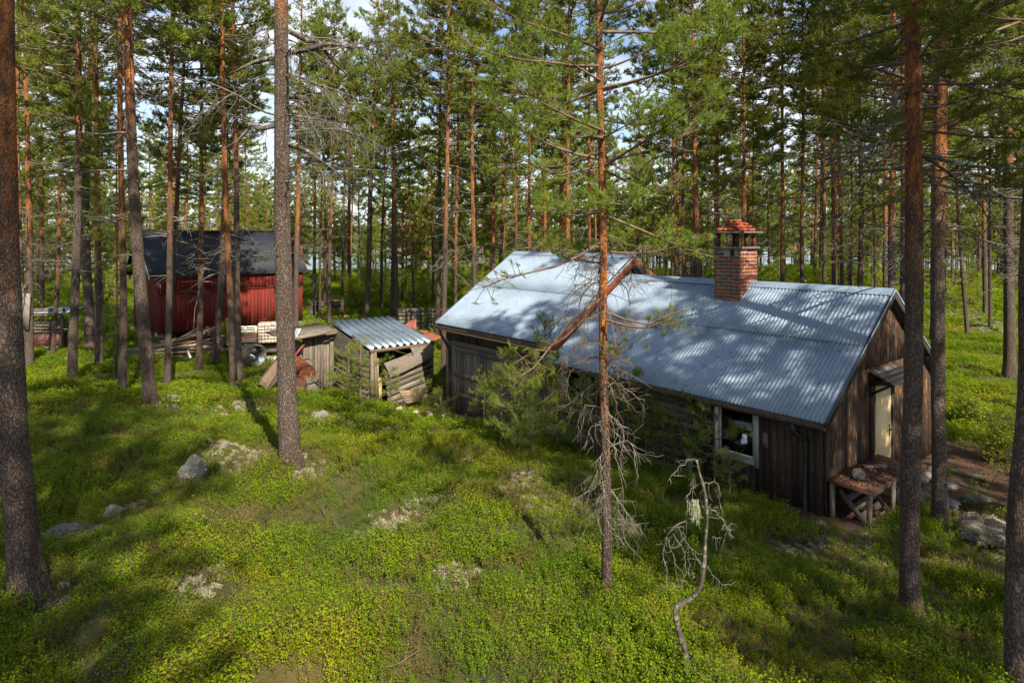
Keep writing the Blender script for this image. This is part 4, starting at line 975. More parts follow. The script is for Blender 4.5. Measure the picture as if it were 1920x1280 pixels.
# ---- junk beside the lean-to
def cyl_along(name, parent, p0, p1, r, mat, sides=22, lip=True):
    pts = np.linspace(p0, p1, 8); rr = np.full(8, r)
    L = np.linalg.norm(np.array(p1)-np.array(p0)); t = np.array((0, .015, .02, .34, .36, .64, .66, 1.0)); 
    t = np.array((0, .012, .012, .33, .345, .36, .64, .655, .67, .985, .985, 1.0)); rr = np.array((r, r, r*.985, r*.985, r*1.02, r*.985, r*.985, r*1.02, r*.985, r*.985, r*1.01, r*1.01))
    pts = np.array(p0)[None]+(np.array(p1)-np.array(p0))[None]*t[:, None]
    o = pts[0].copy(); b = MB(); b.tube(pts-o, rr, sides, cap=False)
    d = unit(np.array(p1)-np.array(p0)); a = unit(np.cross(d, (0, 0, 1.0))); c = np.cross(d, a); th = np.linspace(0, 2*np.pi, sides, endpoint=False)
    for q, inn in ((pts[0]-o, .02), (pts[-1]-o, -.02)):
        ring = q+r*.99*(np.cos(th)[:, None]*a+np.sin(th)[:, None]*c)+d*inn; b.add(np.r_[ring, [q+d*inn]], None, [(sides, k, (k+1) % sides) for k in range(sides)])
    return obj(name, b.mesh(name, mat), parent, Matrix.Translation(Vector(o)))
drum = cyl_along('steel_drum', None, at(576, 702, 19.6), at(545, 676, 20.6), .285, 'rust')
tag(drum, 'big rusty steel drum lying on its side before the grey plank lean-to', 'drum')
for (px, py) in ((567, 713),): 
    q = at(px, py, 19.55); tubeobj('bung', drum, [q, q+np.array((0.02, -.05, 0))], .03, 'dark_rust', 8)
dr2 = cyl_along('steel_drum', None, at(558, 722, 19.2), at(535, 706, 20.2), .25, 'dark_rust')
tag(dr2, 'dark rusty drum lying underneath the big rusty drum', 'drum')
p = tubeobj('red_pipe', None, [at(540, 682, 20.2), at(549, 671, 20.2), at(580, 633, 20.4)], .035, 'red_pipe', 10)
tag(p, 'red steel pipe leaning over the rusty drums', 'pipe')
def sheet_thing(name, label, cat, corners, mat, th=.02, sag=0.0, n=6):
    """a bent board or metal sheet through four corners"""
    C = [np.array(c) for c in corners]; g = np.linspace(0, 1, n); V = []
    for q in g:
        for s_ in g: V.append((1-q)*((1-s_)*C[0]+s_*C[1])+q*((1-s_)*C[3]+s_*C[2])+np.array((0, 0, -sag*math.sin(math.pi*q)*math.sin(math.pi*s_)))+rng.normal(0, .006, 3))
    V = np.array(V); nrm = unit(np.cross(C[1]-C[0], C[3]-C[0])); o = V.mean(0)
    i = (np.arange(n-1)[:, None]*n+np.arange(n-1)[None]).ravel(); Q = np.stack([i, i+1, i+n+1, i+n], 1); N2 = n*n
    b = MB(); V2 = np.r_[V-o, V-o-nrm*th]
    e = [(k, k+1) for k in range(n-1)]+[(n-1+k*n, n-1+(k+1)*n) for k in range(n-1)]+[(N2-1-k, N2-2-k) for k in range(n-1)]+[((n-1-k)*n, (n-2-k)*n) for k in range(n-1)]
    b.add(V2, np.r_[Q, Q[:, ::-1]+N2, [(a, a+N2, c+N2, c) for a, c in e]])
    return tag(obj(name, b.mesh(name, mat), None, Matrix.Translation(Vector(o))), label, cat)
def G(px, py, dz=0.0): q = hit(px, py); return q+np.array((0, 0, dz))
sheet_thing('hardboard_sheet', 'brown hardboard sheet propped in the moss beside the rusty drums', 'board', (at(482, 718, 19.0), at(500, 728, 18.6), at(548, 655, 19.6), at(532, 652, 20.0)), 'old_planks', .02, .08)
sheet_thing('hardboard_sheet', 'dark board with a white edge tilted over the brown hardboard sheet', 'board', (at(500, 729, 18.5), at(503, 731, 18.3), at(556, 668, 19.2), at(540, 662, 19.6)), 'brown_siding', .03, .04)
sheet_thing('metal_sheet', 'pale corrugated offcut leaning against the lean-to roof', 'sheet', (at(540, 648, 20.0), at(543, 652, 19.6), at(565, 616, 20.2), at(554, 615, 20.8)), 'white_sheet', .01)
sheet_thing('metal_sheet', 'rusty red roofing sheet standing behind the ribbed shed roof', 'sheet', (at(752, 612, 24.6), at(780, 618, 24.4), at(780, 598, 24.6), at(772, 600, 24.8)), 'red_sheet', .008)
sheet_thing('metal_sheet', 'flat red roofing sheet lying near the tall pine beside the outhouse', 'sheet', (at(786, 627, 23.0), at(812, 638, 22.2), at(830, 632, 22.8), at(808, 622, 23.6)), 'red_sheet', .008)
sheet_thing('metal_sheet', 'upper flat red roofing sheet of the two near the concrete blocks', 'sheet', (at(783, 619, 24.0), at(798, 626, 23.6), at(803, 620, 24.0), at(790, 618, 24.5)), 'red_sheet', .008)
def stone(name, p, r, mat, label, group=None, sq=.6, cat='stone', seed=0, parent=None):
    import bmesh
    bm = bmesh.new(); bmesh.ops.create_icosphere(bm, subdivisions=4 if r > .15 else 3, radius=1.0)
    for v in bm.verts:
        q = v.co+Vector((seed*3.1, seed*1.7, 0)); k = 1+.34*mnoise.noise(q*1.1)+.16*mnoise.noise(q*2.6)+.07*mnoise.noise(q*6)+.04*mnoise.noise(q*15)
        c = Vector((round(v.co.x*1.6)/1.6, round(v.co.y*1.6)/1.6, round(v.co.z*1.6)/1.6)); v.co = (v.co*.75+c*.25)*k
        v.co.z *= sq
    me = bpy.data.meshes.new(name); bm.to_mesh(me); bm.free(); me.materials.append(MAT[mat])
    o = obj(name, me, parent, Matrix.Translation(Vector(p)) @ Matrix.Rotation(seed*1.9, 4, 'Z') @ Matrix.Diagonal((r, r*.8, r, 1)))
    return tag(o, label, cat, group) if label else o
for i in range(16):
    q = at(588+rng.uniform(-14, 28), 722+rng.uniform(-12, 14), 19.6+rng.uniform(-.3, .6)); q[2] = max(q[2], g1(q[0], q[1])+.02)
    d = np.array((rng.normal(0, .3), rng.normal(0, .3), rng.uniform(.1, .5)))
    tag(tubeobj('dead_branch', None, [q, q+d*.5+rng.normal(0, .05, 3), q+d], (.03, .022, .010), 'deadwood', 6), 'twisted grey dead branch in the root heap beside the rusty drums', 'branch', 'branches beside the rusty drums')
tag(tubeobj('tree_stump', None, [G(585, 735, -.1), at(582, 722, 19.4), at(578, 711, 19.5)], (.24, .17, .10), 'deadwood', 12), 'pale rotten stump before the rusty drums', 'stump')
tag(cyl_along('birch_log', None, at(576, 682, 20.3), at(563, 668, 21.0), .16, 'concrete', 14), 'short pale log resting above the rusty drum against the lean-to', 'log')
# rubble in front of the shed
for i in range(34):
    q = hit(752+rng.uniform(-10, 82), 768+rng.uniform(-18, 14)); r = rng.uniform(.05, .13)
    stone('rubble_stone', q+np.array((0, 0, r*.3)), r, 'pale_brick', 'pale broken stone in the rubble heap before the collapsed shed front', 'rubble before the shed', .7, seed=i)
for k in range(5):
    q = hit(750, 752); a = at(748+k*3, 735+k*5, 18.7-.1*k); c = at(800-k*4, 733+k*4, 19.3-.1*k)
    tag(plank('loose_board', None, a, c, .16, .03, Z3-U3*.3, 'old_planks'), 'brown weathered board stacked before the collapsed shed front', 'board', 'boards before the shed')
# ---- plank heap before the red barn: every board on its own
Rr = random.Random(9); lay = 0
base = hit(300, 676); xs0 = hit(200, 672); xs1 = hit(402, 676)
ldir = Vector(xs1-xs0); ldir.z = 0; hl = ldir.length; ldir.normalize(); bdir = Vector((-ldir.y, ldir.x, 0))
for lay in range(13):
    n = max(3, 10-lay//2)
    for k in range(n):
        a0 = Rr.uniform(-.3, .8)+lay*.22; a1 = hl*Rr.uniform(.80, 1.0)-.02*lay; dp = k*.25+Rr.uniform(-.1, .1)+lay*.05
        z0 = .06+lay*.028+Rr.uniform(-.02, .03); z1 = .10+lay*.095+Rr.uniform(-.05, .05)
        p0 = Vector(xs0)+ldir*a0+bdir*dp; p1 = Vector(xs0)+ldir*a1+bdir*(dp+Rr.uniform(-.35, .35)); gz = g1(p0.x, p0.y); gz1 = g1(p1.x, p1.y)
        p0.z = gz+z0; p1.z = gz1+z1
        tag(plank('heap_board', None, p0, p1, Rr.uniform(.12, .2), Rr.uniform(.022, .04), (Rr.uniform(-.5, .2), -.4, 1), 'old_planks', jit=.012), 'rotting brown board in the long plank heap before the red barn', 'board', 'boards of the plank heap')
tag(plank('heap_board', None, at(351, 657, 24.6), at(358, 671, 24.3), .10, .03, -Vector((0, 1, 0)), 'white_paint'), 'short white-painted board leaning on the plank heap', 'board')
# ---- pallets, bricks and boards by the barn corner
def block_stack(name, label, c, dx, dy, nz, bw, bh, mat, ax, nxb, nyb, group=None):
    """stack of masonry blocks, every outer block its own piece"""
    ax = Vector(ax).normalized(); ay = Vector((-ax.y, ax.x, 0)); t = thing(name, label, 'stack', c, group)
    me = {}
    for iz in range(nz):
        for ix in range(nxb):
            for iy in range(nyb):
                if 0 < ix < nxb-1 and 0 < iy < nyb-1 and iz < nz-1: continue
                if iz == nz-1 and rng.random() < .12: continue
                key = (mat, round(bw, 3), round(bh, 3), round(dy, 3), int(rng.integers(3)))
                if key not in _pc:
                    b = MB(); b.box((-bw/2+.006, -dy/2+.006, .003), (bw/2-.006, dy/2-.006, bh-.006), jit=.005); _pc[key] = b.mesh('block', mat)
                p = Vector(c)+ax*((ix-(nxb-1)/2)*bw+rng.normal(0, .006))+ay*((iy-(nyb-1)/2)*dy+rng.normal(0, .008)); p.z = c[2]+iz*bh
                obj('block', _pc[key], t, Matrix(((ax.x, ay.x, 0, p.x), (ax.y, ay.y, 0, p.y), (0, 0, 1, p.z), (0, 0, 0, 1))))
    return t
q = at(506, 640, 26.5)
block_stack('brick_stack', 'neat stack of pale yellow bricks on boards by the red barn', q, 0, .26, 6, .125, .135, 'pale_brick', (.95, .3, 0), 7, 3)
q = at(506, 660, 26.0); q[2] = g1(q[0], q[1])-.02
block_stack('brick_stack', 'low row of pale bricks on the ground under the board pile by the barn', q, 0, .26, 2, .125, .135, 'pale_brick', (.95, .3, 0), 6, 2)
for lay in range(9):
    for k in range(3):
        y_ = 26.4+k*.32; z_ = at(450, 660, 26.4)[2]+lay*.068
        p0 = at(452+Rr.uniform(-6, 10), 650, y_); p1 = at(520+Rr.uniform(-10, 16), 650, y_+.2); p0[2] = z_+Rr.uniform(-.02, .03); p1[2] = z_+Rr.uniform(-.02, .03)-.02
        tag(plank('stacked_board', None, p0, p1, .2, .035, (Rr.uniform(-.1, .1), -.3, 1), 'silver_boards', jit=.01), 'grey lichened board in the pile under the pale brick stack', 'board', 'boards under the brick stack')
pal = thing('wooden_pallet', 'whitewashed wooden pallet standing on the board pile by the barn', 'pallet', at(460, 628, 26.8))
for k in range(3): plank('slat', pal, at(437, 613+k*4.5, 26.9-.02*k), at(480, 612+k*4.5, 27.1-.02*k), .07, .02, (0, -.6, .8), 'white_paint')
for px in (437, 460, 480): plank('bearer', pal, at(px, 611, 27.0), at(px, 627, 27.0), .09, .05, (0, -1, 0), 'white_paint')
sheet_thing('metal_sheet', 'dark rusty plate wedged between pallet and board pile by the barn', 'sheet', (at(452, 634, 26.3), at(488, 632, 26.5), at(482, 624, 26.9), at(452, 626, 26.7)), 'dark_rust', .02)
# concrete ring and drums
q = G(476, 684); rr = .44; c0 = q+np.array((-.2, 0, rr-.04)); dirr = unit(np.array((.85, -.45, 0)))*.5
b = MB(); th = np.linspace(0, 2*np.pi, 28, endpoint=False); a = np.cross(unit(dirr), (0, 0, 1)); ring = lambda r: r*(np.cos(th)[:, None]*a+np.sin(th)[:, None]*np.array((0, 0, 1)))
V = np.concatenate([ring(rr), ring(rr)+dirr, ring(rr*.86)+dirr, ring(rr*.86)]); j = np.arange(28); k2 = (j+1) % 28
b.add(V, np.concatenate([np.stack([j+s*28, k2+s*28, k2+((s+1) % 4)*28, j+((s+1) % 4)*28], 1) for s in range(4)]))
tag(obj('concrete_ring', b.mesh('concrete_ring', 'dark_concrete'), None, Matrix.Translation(Vector(c0))), 'dark concrete well ring lying on its side in the moss by the barn', 'well ring')
tag(cyl_along('plastic_drum', None, G(459, 684, .13), G(470, 678, .14), .17, 'blue_drum', 18), 'blue-grey plastic drum showing inside the concrete well ring', 'drum')
tag(cyl_along('plastic_drum', None, G(484, 684, .15), G(495, 683, .15), .16, 'blue_drum', 18), 'blue-grey plastic drum sticking out past the concrete well ring', 'drum')
# log pile behind
q0 = hit(574, 597); Ylp = q0[1]; n = 0
for lay in range(8):
    for k in range(4):
        p0 = np.array((q0[0]+Rr.uniform(-.1, .15)+lay*.03, Ylp+k*.25, q0[2]+.06+lay*.135)); p1 = p0+np.array((2.1+Rr.uniform(-.15, .15)-lay*.03, .5, Rr.uniform(-.04, .04)))
        tag(tubeobj('pile_log', None, [p0, (p0+p1)/2+rng.normal(0, .02, 3), p1], (.07, .065, .06), 'log_wood', 7), 'dark barked log in the low log pile among the thin pines', 'log', 'logs of the log pile')
# concrete block stacks behind the shed
q = hit(772, 622); q[2] = g1(q[0], q[1])-.02
block_stack('block_stack', 'tall mossy stack of grey concrete blocks behind the rusty roofing sheets', q+np.array((-.2, .8, 0)), 0, .3, 6, .20, .20, 'dark_concrete', (.96, .28, 0), 7, 3)
block_stack('block_stack', 'second mossy block stack close to the dark shaded pine', q+np.array((1.45, 1.0, 0)), 0, .3, 6, .20, .20, 'dark_concrete', (.9, -.42, 0), 6, 3)
# firewood shelter at the wood's edge
q = hit(88, 660); YS = q[1]; gz = q[2]
sh = thing('firewood_shelter', 'open pole shelter with a low corrugated roof over stacked firewood', 'shelter', q)
for (px, dy) in ((58, 0), (118, 0), (62, 1.1), (116, 1.1)): p = at(px, 590, YS+dy); plank('post', sh, (p[0], p[1], gz-.1), (p[0], p[1], at(0, 590, YS)[2]), .08, .08, (0, -1, 0), 'log_wood')
me = sheet_mesh(16, 1.5, .1, .012, 'galvanised'); p = at(50, 587, YS-.15)
obj('roof_sheet', me, sh, Matrix.Translation(Vector(p)) @ Matrix.Rotation(.08, 4, 'X'))
plank('roof_plate', sh, at(52, 591, YS-.12), at(123, 591, YS-.12), .07, .05, (0, -1, 0), 'log_wood')
for k in range(4): p = at(50, 583, YS+.1+k*.35); tubeobj('roof_log', sh, [p+np.array((0, 0, .03)), p+np.array((1.55, .05, .03))], .085, 'log_wood', 8)
for lay in range(4):
    for k in range(11):
        p = at(60+k*5.2+Rr.uniform(-1, 1), 622-lay*6, YS+.1)
        tag(tubeobj('firewood_log', None, [p, p+np.array((Rr.uniform(-.05, .05), .5, 0))], Rr.uniform(.045, .065), 'log_wood', 7), 'dark split log stacked on the rusty bins under the shelter roof', 'log', 'firewood under the shelter')
for (px, w_, lb) in ((72, .55, 'rusty steel bin under the firewood shelter, by the pale blocks'), (98, .62, 'larger rusty steel bin under the firewood shelter, behind the leaning pole')):
    p = at(px, 646, YS+.15); b = MB(); hgt = at(0, 623, YS)[2]-gz+.02
    for (lo, hi) in (((-w_/2, 0, 0), (w_/2, .02, hgt)), ((-w_/2, .45, 0), (w_/2, .47, hgt)), ((-w_/2, .02, 0), (-w_/2+.02, .45, hgt)), ((w_/2-.02, .02, 0), (w_/2, .45, hgt)), ((-w_/2-.02, -.015, hgt-.05), (w_/2+.02, .0, hgt))): b.box(lo, hi, jit=.006)
    tag(obj('steel_bin', b.mesh('steel_bin', 'dark_rust'), None, Matrix.Translation((p[0], p[1], gz-.02))), lb, 'bin')
tag(plank('leaning_pole', None, G(122, 651, -.02), at(99, 610, YS+.05), .07, .04, (0, -1, 0), 'silver_boards'), 'grey pole leaning against the rusty bins of the firewood shelter', 'pole')
tag(tubeobj('crooked_branch', None, [at(95, 604, YS-.1), at(108, 612, YS-.15), at(119, 617, YS-.2), at(131, 618, YS-.2)], (.035, .03, .025, .015), 'log_wood', 7), 'crooked dark branch sticking out from the firewood shelter', 'branch')
for i, (px, py, lb) in enumerate(((71, 648, 'pale ribbed concrete block before the shelter'), (85, 655, 'grey tilted concrete block before the shelter bins'), (92, 659, 'small grey concrete block against the tilted one'), (109, 657, 'lone pale concrete block in the moss before the shelter'))):
    q = G(px, py); b = MB(); b.box((-.2, -.11, -.03), (.2, .11, .2), jit=.02)
    tag(obj('concrete_block', b.mesh('concrete_block', 'concrete'), None, Matrix.Translation(Vector(q)) @ Matrix.Rotation(i*.7, 4, 'Z') @ Matrix.Rotation(.25 if i == 1 else .05, 4, 'Y')), lb, 'block')
tag(plank('nailed_board', None, at(47, 618, hit(56, 685)[1]-.16), at(50, 550, hit(56, 685)[1]-.16), .30, .03, (0, -1, 0), 'silver_boards'), 'wide grey board fixed upright on a pine stem near the firewood shelter', 'board')

# ---- table with rusty top by the cabin gable
tb = thing('rusty_table', 'low work table with a rusty sheet-metal top by the cabin gable', 'table', H(-.25, 1.3, -.1))
sl_ = lambda u, v: .58-.03*(-u)-.01*v
for (v0, v1) in ((.26, 1.22), (1.24, 2.32)):
    b = MB(); o = np.array(H(-.24, (v0+v1)/2, .58))
    V = np.array([H(.12, v0, sl_(.1, v0)), H(.12, v1, sl_(.1, v1)+.02), H(-.58, v1, sl_(-.58, v1)), H(-.58, v0, sl_(-.58, v0))])-o
    b.add(np.r_[V, V-(0, 0, .012)], [(0, 1, 2, 3), (7, 6, 5, 4), (0, 4, 5, 1), (1, 5, 6, 2), (2, 6, 7, 3), (3, 7, 4, 0)]); obj('table_sheet', b.mesh('table_sheet', 'dark_rust'), tb, Matrix.Translation(Vector(o)))
for (u, v) in ((.05, .33), (-.50, .36), (-.50, 1.3), (-.50, 2.2), (.05, 2.2)):
    x, y, _ = H(u, v, 0); plank('leg', tb, (x, y, g1(x, y)-.12), (x, y, .54), .085, .06, -U3, 'grey_boards')
for u in (.05, -.52): plank('apron', tb, H(u, .3, .50), H(u, 2.25, .49), .08, .03, -U3, 'brown_siding')
stone('table_stone', H(-.22, .75, .66), .095, 'rock', 'pale grey stone lying on the rusty table top', sq=.9, seed=3)
tag(plank('wood_chunk', None, H(-.05, 1.35, .575), H(-.22, 1.75, .565), .13, .05, Z3, 'old_planks', jit=.02), 'flat brown wood chunk lying on the rusty table top', 'wood chunk')
b = MB()
for i in range(420):
    u = rng.uniform(-.55, .05); v = rng.normal(1.2, .5); v = min(max(v, .4), 2.25); p = np.array(H(u, v, sl_(u, v)+.004)); d = rng.normal(0, .05, 2); b.box(p-(.012, .012, 0), p+(.012, .012, .006), jit=.012)
tag(obj('needle_litter', b.mesh('needle_litter', 'litter')), 'brown pine needle litter strewn over the rusty table top', 'litter', kind='stuff')
pt = thing('broken_pallet', 'broken grey slatted pallet leaning under the rusty table', 'pallet', H(-.2, 1.0, -.1))
for k in range(4): plank('slat', pt, H(-.42+.1*k, .5, -.08+.12*k), H(-.42+.1*k, 1.45, -.06+.12*k), .10, .02, -U3+Z3*.8, 'brown_siding')
for v in (.55, 1.4): plank('bearer', pt, H(-.50, v, -.12), H(-.02, v-.05, .42), .08, .05, -V3, 'brown_siding')
tag(plank('loose_board', None, H(-.45, 1.6, .12), H(-.35, 2.15, .18), .2, .04, -U3, 'grey_boards'), 'grey board standing on edge under the rusty table', 'board')
# loose wood and iron beyond the table
for i, (a, c, w_, m, lb) in enumerate(((at(1726, 905, 11.6), at(1756, 888, 12.6), .16, 'silver_boards', 'grey plank sloping out from the woodpile behind the cabin'), (at(1716, 925, 11.2), at(1790, 928, 11.6), .18, 'brown_siding', 'dark beam lying low at the foot of the woodpile behind the cabin'),
        (at(1722, 892, 12.2), at(1748, 895, 12.2), .2, 'old_planks', 'frayed brown plank end on the woodpile behind the cabin'), (at(1718, 937, 10.9), at(1746, 940, 11.1), .22, 'grey_boards', 'mossy lowest plank of the woodpile behind the cabin'),
        (at(1775, 893, 12.4), at(1848, 913, 12.0), .10, 'silver_boards', 'long pale board lying across the bare soil'), (at(1776, 943, 11.0), at(1793, 956, 10.8), .18, 'dark_concrete', 'short dark offcut lying beside the mossy pine foot'),
        (at(1745, 880, 12.5), at(1725, 900, 12.2), .12, 'dark_rust', 'bent rusty iron bar on the woodpile behind the cabin'))):
    a = np.array(a); c = np.array(c)
    for q in (a, c): q[2] = max(q[2], g1(q[0], q[1])+.02)
    tag(plank('loose_board' if 'bar' not in lb else 'iron_bar', None, a, c, w_, .05, (0, -.5, 1), m, jit=.012), lb, 'board' if 'bar' not in lb else 'iron bar')
stone('field_stone', G(1833, 938, .0), .24, 'dark_rock', 'flat grey stone at the edge of the bare soil', sq=.35, seed=5)
stone('field_stone', G(1776, 948, .03), .2, 'dark_rock', 'angular dark stone beside the woodpile behind the cabin', sq=.6, seed=6)
stone('field_stone', G(1536, 985, -.02), .16, 'rock', 'pale corner stone under the cabin wall by the downpipe', sq=.6, seed=9)
# ------------------------------------------------------------------ near pines, modelled one by one
def near_trunk(base, line, mat='bark', sides=26, n=190, rough=.055, plate=7.0):
    """line: (px, py, width px) samples up the stem at the depth of the base; returns a mesh local to base"""
    Y = base[1]; L = np.array([(*at(px, py, Y), w/F*Y/2) for px, py, w in line]); L = L[np.argsort(L[:, 2])]
    z = np.linspace(L[0, 2]-.25, L[-1, 2], n)
    cx = np.interp(z, L[:, 2], L[:, 0]); cy = Y+.02*np.sin(z*.9+Y); r = np.interp(z, L[:, 2], L[:, 3])
    ker = np.ones(9)/9; cx = np.convolve(np.pad(cx, 4, 'edge'), ker, 'valid'); r = np.convolve(np.pad(r, 4, 'edge'), ker, 'valid')
    r = r*.90*(1+.20*np.exp(-np.maximum(z-base[2], 0)/.13))
    th = np.linspace(0, 2*np.pi, sides, endpoint=False)
    TH, ZZ = np.meshgrid(th, z); rb = np.interp(z, z, r)[:, None]
    def nz(f, fz, sd): # periodic in theta: sample noise on a circle
        return np.array([[mnoise.noise(Vector((math.cos(t)*f, math.sin(t)*f, q*fz+sd))) for t in th] for q in z])
    d = nz(2.2, 1.2, Y)*.8 + nz(plate*.7, plate*1.1, Y+40)*.9
    flare = .35*np.exp(-np.maximum(ZZ-base[2], 0)/.16)*nz(1.8, .2, 9)
    RR = rb*(1+rough*np.clip(d, -.8, .9)+flare)
    V = np.stack([cx[:, None]+np.cos(TH)*RR-base[0], np.broadcast_to(cy[:, None], TH.shape)+np.sin(TH)*RR-base[1], ZZ-base[2]], -1).reshape(-1, 3)
    i = np.arange(n-1)[:, None]*sides; j = np.arange(sides)[None]; k = (j+1) % sides
    b = MB(); b.add(V, np.stack([i+j, i+k, i+sides+k, i+sides+j], -1).reshape(-1, 4)); return b.mesh('trunk', mat, True)
def near_pine(px, py, line, label, crown=None, turn=.5, lic=.5, rough=.055, plate=7.0, depth=None):
    base = hit(px, py); TAKEN.append((base[0], base[1]))
    t = thing('pine_tree', label, 'tree', base)
    top = line[-1]; ext = at(top[0], top[1], base[1]); prev = at(line[-2][0], line[-2][1], base[1])
    o = obj('trunk', near_trunk(base, line, rough=rough, plate=plate), t, Matrix.Translation(Vector(base))); o.color = (turn, lic, 0, 1)
    if crown is not None:
        me, sc_, rz = crown; lx = (ext[0]-base[0])/(ext[2]-base[2])
        obj('crown', me, t, Matrix.Translation(Vector(base)) @ Matrix.Rotation(math.atan(lx), 4, 'Y') @ Matrix.Rotation(rz, 4, 'Z') @ Matrix.Scale(sc_, 4))
    return t, base
def deadwork(t, base, cx, zr, n, Lr, el, curl, sub, mat, seed, r0=.012, subL=(.15, .5), subel=(-1.2, .2), wob=.16, azr=(0, 6.283), name='dead_branchwork', azs=None):
    """dead branches springing from the stem between heights zr"""
    R = np.random.default_rng(seed); d = MB()
    for j in range(n):
        z = R.uniform(*zr); L = R.uniform(*Lr); az = R.uniform(*azr) if azs is None else azs[j % len(azs)]+R.normal(0, .3)
        p = branch_pts((cx(z)-base[0], 0, z-base[2]), az, R.uniform(*el), L, R.uniform(*curl), R, 8, wob)
        d.tube(p, np.linspace(r0*(.5+L*.5), r0*.28, 8), 5, 0, False)
        for q in range(R.poisson(sub*L)+1):
            i = R.integers(2, 8); e = branch_pts(p[i], az+R.uniform(-1.5, 1.5), R.uniform(*subel), R.uniform(*subL), R.uniform(-1.0, .6), R, 5, .22)
            d.tube(e, np.linspace(r0*.42, r0*.18, 5), 3, 0, False)
            for w in range(2):
                e2 = branch_pts(e[R.integers(1, 5)], az+R.uniform(-2, 2), R.uniform(*subel), R.uniform(*subL)*.5, R.uniform(-1, .5), R, 3, .2); d.tube(e2, np.linspace(r0*.3, r0*.15, 3), 3, 0, False)
    tag(obj(name, d.mesh(name, mat), t, Matrix.Translation(Vector(base))), kind='stuff')
def lin(line, Y): 
    L = np.array([at(px, py, Y) for px, py, w in line]); L = L[np.argsort(L[:, 2])]; return lambda z: float(np.interp(z, L[:, 2], L[:, 0]))

lnA = [(54, 1125, 70), (38, 1000, 58), (22, 813, 52), (16, 600, 48), (12, 380, 45), (8, 200, 43), (4, 0, 40), (-8, -400, 34), (-20, -900, 15)]
tA, bA = near_pine(55, 1118, lnA, 'thick leaning pine with grey plates low and orange bark high, beside the flat dark rock', (PINES[4][1], .92, .4), .36, .75, .075)
lnB = [(545, 870, 46), (541, 780, 40), (534, 600, 35), (528, 400, 32), (529, 200, 30), (528, 0, 27), (526, -300, 23), (524, -900, 9)]
tB, bB = near_pine(546, 868, lnB, 'grey-barked pine hung with dead lichened branches, standing before the barrel junk', (PINES[1][1], .95, 2.0), .78, .85, .06)
deadwork(tB, bB, lin(lnB, bB[1]), (5.3, 7.9), 16, (.7, 1.9), (-.2, .25), (-1.0, .2), 8, 'deadwood', 31, .015, (.2, .7), (-1.3, .2), .15)
deadwork(tB, bB, lin(lnB, bB[1]), (3.6, 5.4), 7, (.3, .9), (-.3, .4), (-1.5, -.2), 5, 'deadwood', 32, .013, (.1, .35), (-1.4, .1), .25)
deadwork(tB, bB, lin(lnB, bB[1]), (5.2, 8.0), 8, (1.0, 2.0), (-.1, .3), (-1.1, -.2), 9, 'deadwood', 33, .014, (.25, .8), (-1.5, .1), .15, azr=(-.8, .6))
for j, (ax_, ay_, bx_, by_) in enumerate(((542, 180, 600, 210), (542, 270, 640, 330), (520, 235, 420, 280), (520, 110, 430, 140), (545, 100, 690, 90), (545, 60, 650, 140))):
    p0 = at(ax_, ay_, bB[1]); p1 = at(bx_, by_, bB[1]-rng.uniform(-.5, .5)); m = (p0+p1)/2+np.array((0, 0, rng.uniform(.05, .2)))
    tubeobj('bough', tB, [p0, p0*.7+p1*.3+np.array((0, 0, .06)), m, p0*.25+p1*.75+np.array((0, 0, .03)), p1], (.045, .04, .032, .022, .012), 'snag_wood', 7)
lnC = [(1137, 1124, 22), (1139, 1000, 20), (1136, 850, 19), (1131, 700, 18), (1130, 560, 17), (1131, 450, 16), (1128, 300, 15), (1124, 150, 14), (1124, 0, 13), (1122, -300, 10), (1122, -800, 3)]
pc = pine(71, 10.2, 3.75, 1.5, .44, 5, 26, .062, .0055, tw=.10, dead=0, r0=.06, dens=.95, flat=.55); pc[1].materials[1] = MAT['young_needles']
tC, bC = near_pine(1137, 1122, lnC, 'slender orange-barked young pine draped with pale lichen, standing before the cabin front', (pc[1], 1.0, .9), .17, .45, .07, 9.0)
cC = lin(lnC, bC[1])
deadwork(tC, bC, cC, (1.75, 2.95), 20, (.3, .7), (-.9, .3), (-2.4, -.6), 9, 'lichen_twig', 41, .009, (.1, .36), (-1.5, -.3), .34)
deadwork(tC, bC, cC, (1.3, 1.9), 6, (.3, .6), (-.3, .5), (-1.5, .2), 9, 'lichen_twig', 42, .007, (.1, .3), (-1.4, .3), .25)
deadwork(tC, bC, cC, (2.9, 4.6), 40, (.35, .95), (-.5, .35), (-1.7, -.2), 8, 'twig_wood', 43, .0085, (.1, .35), (-1.2, .5), .2)
Rb = np.random.default_rng(8); b = MB(); P = []; D = []
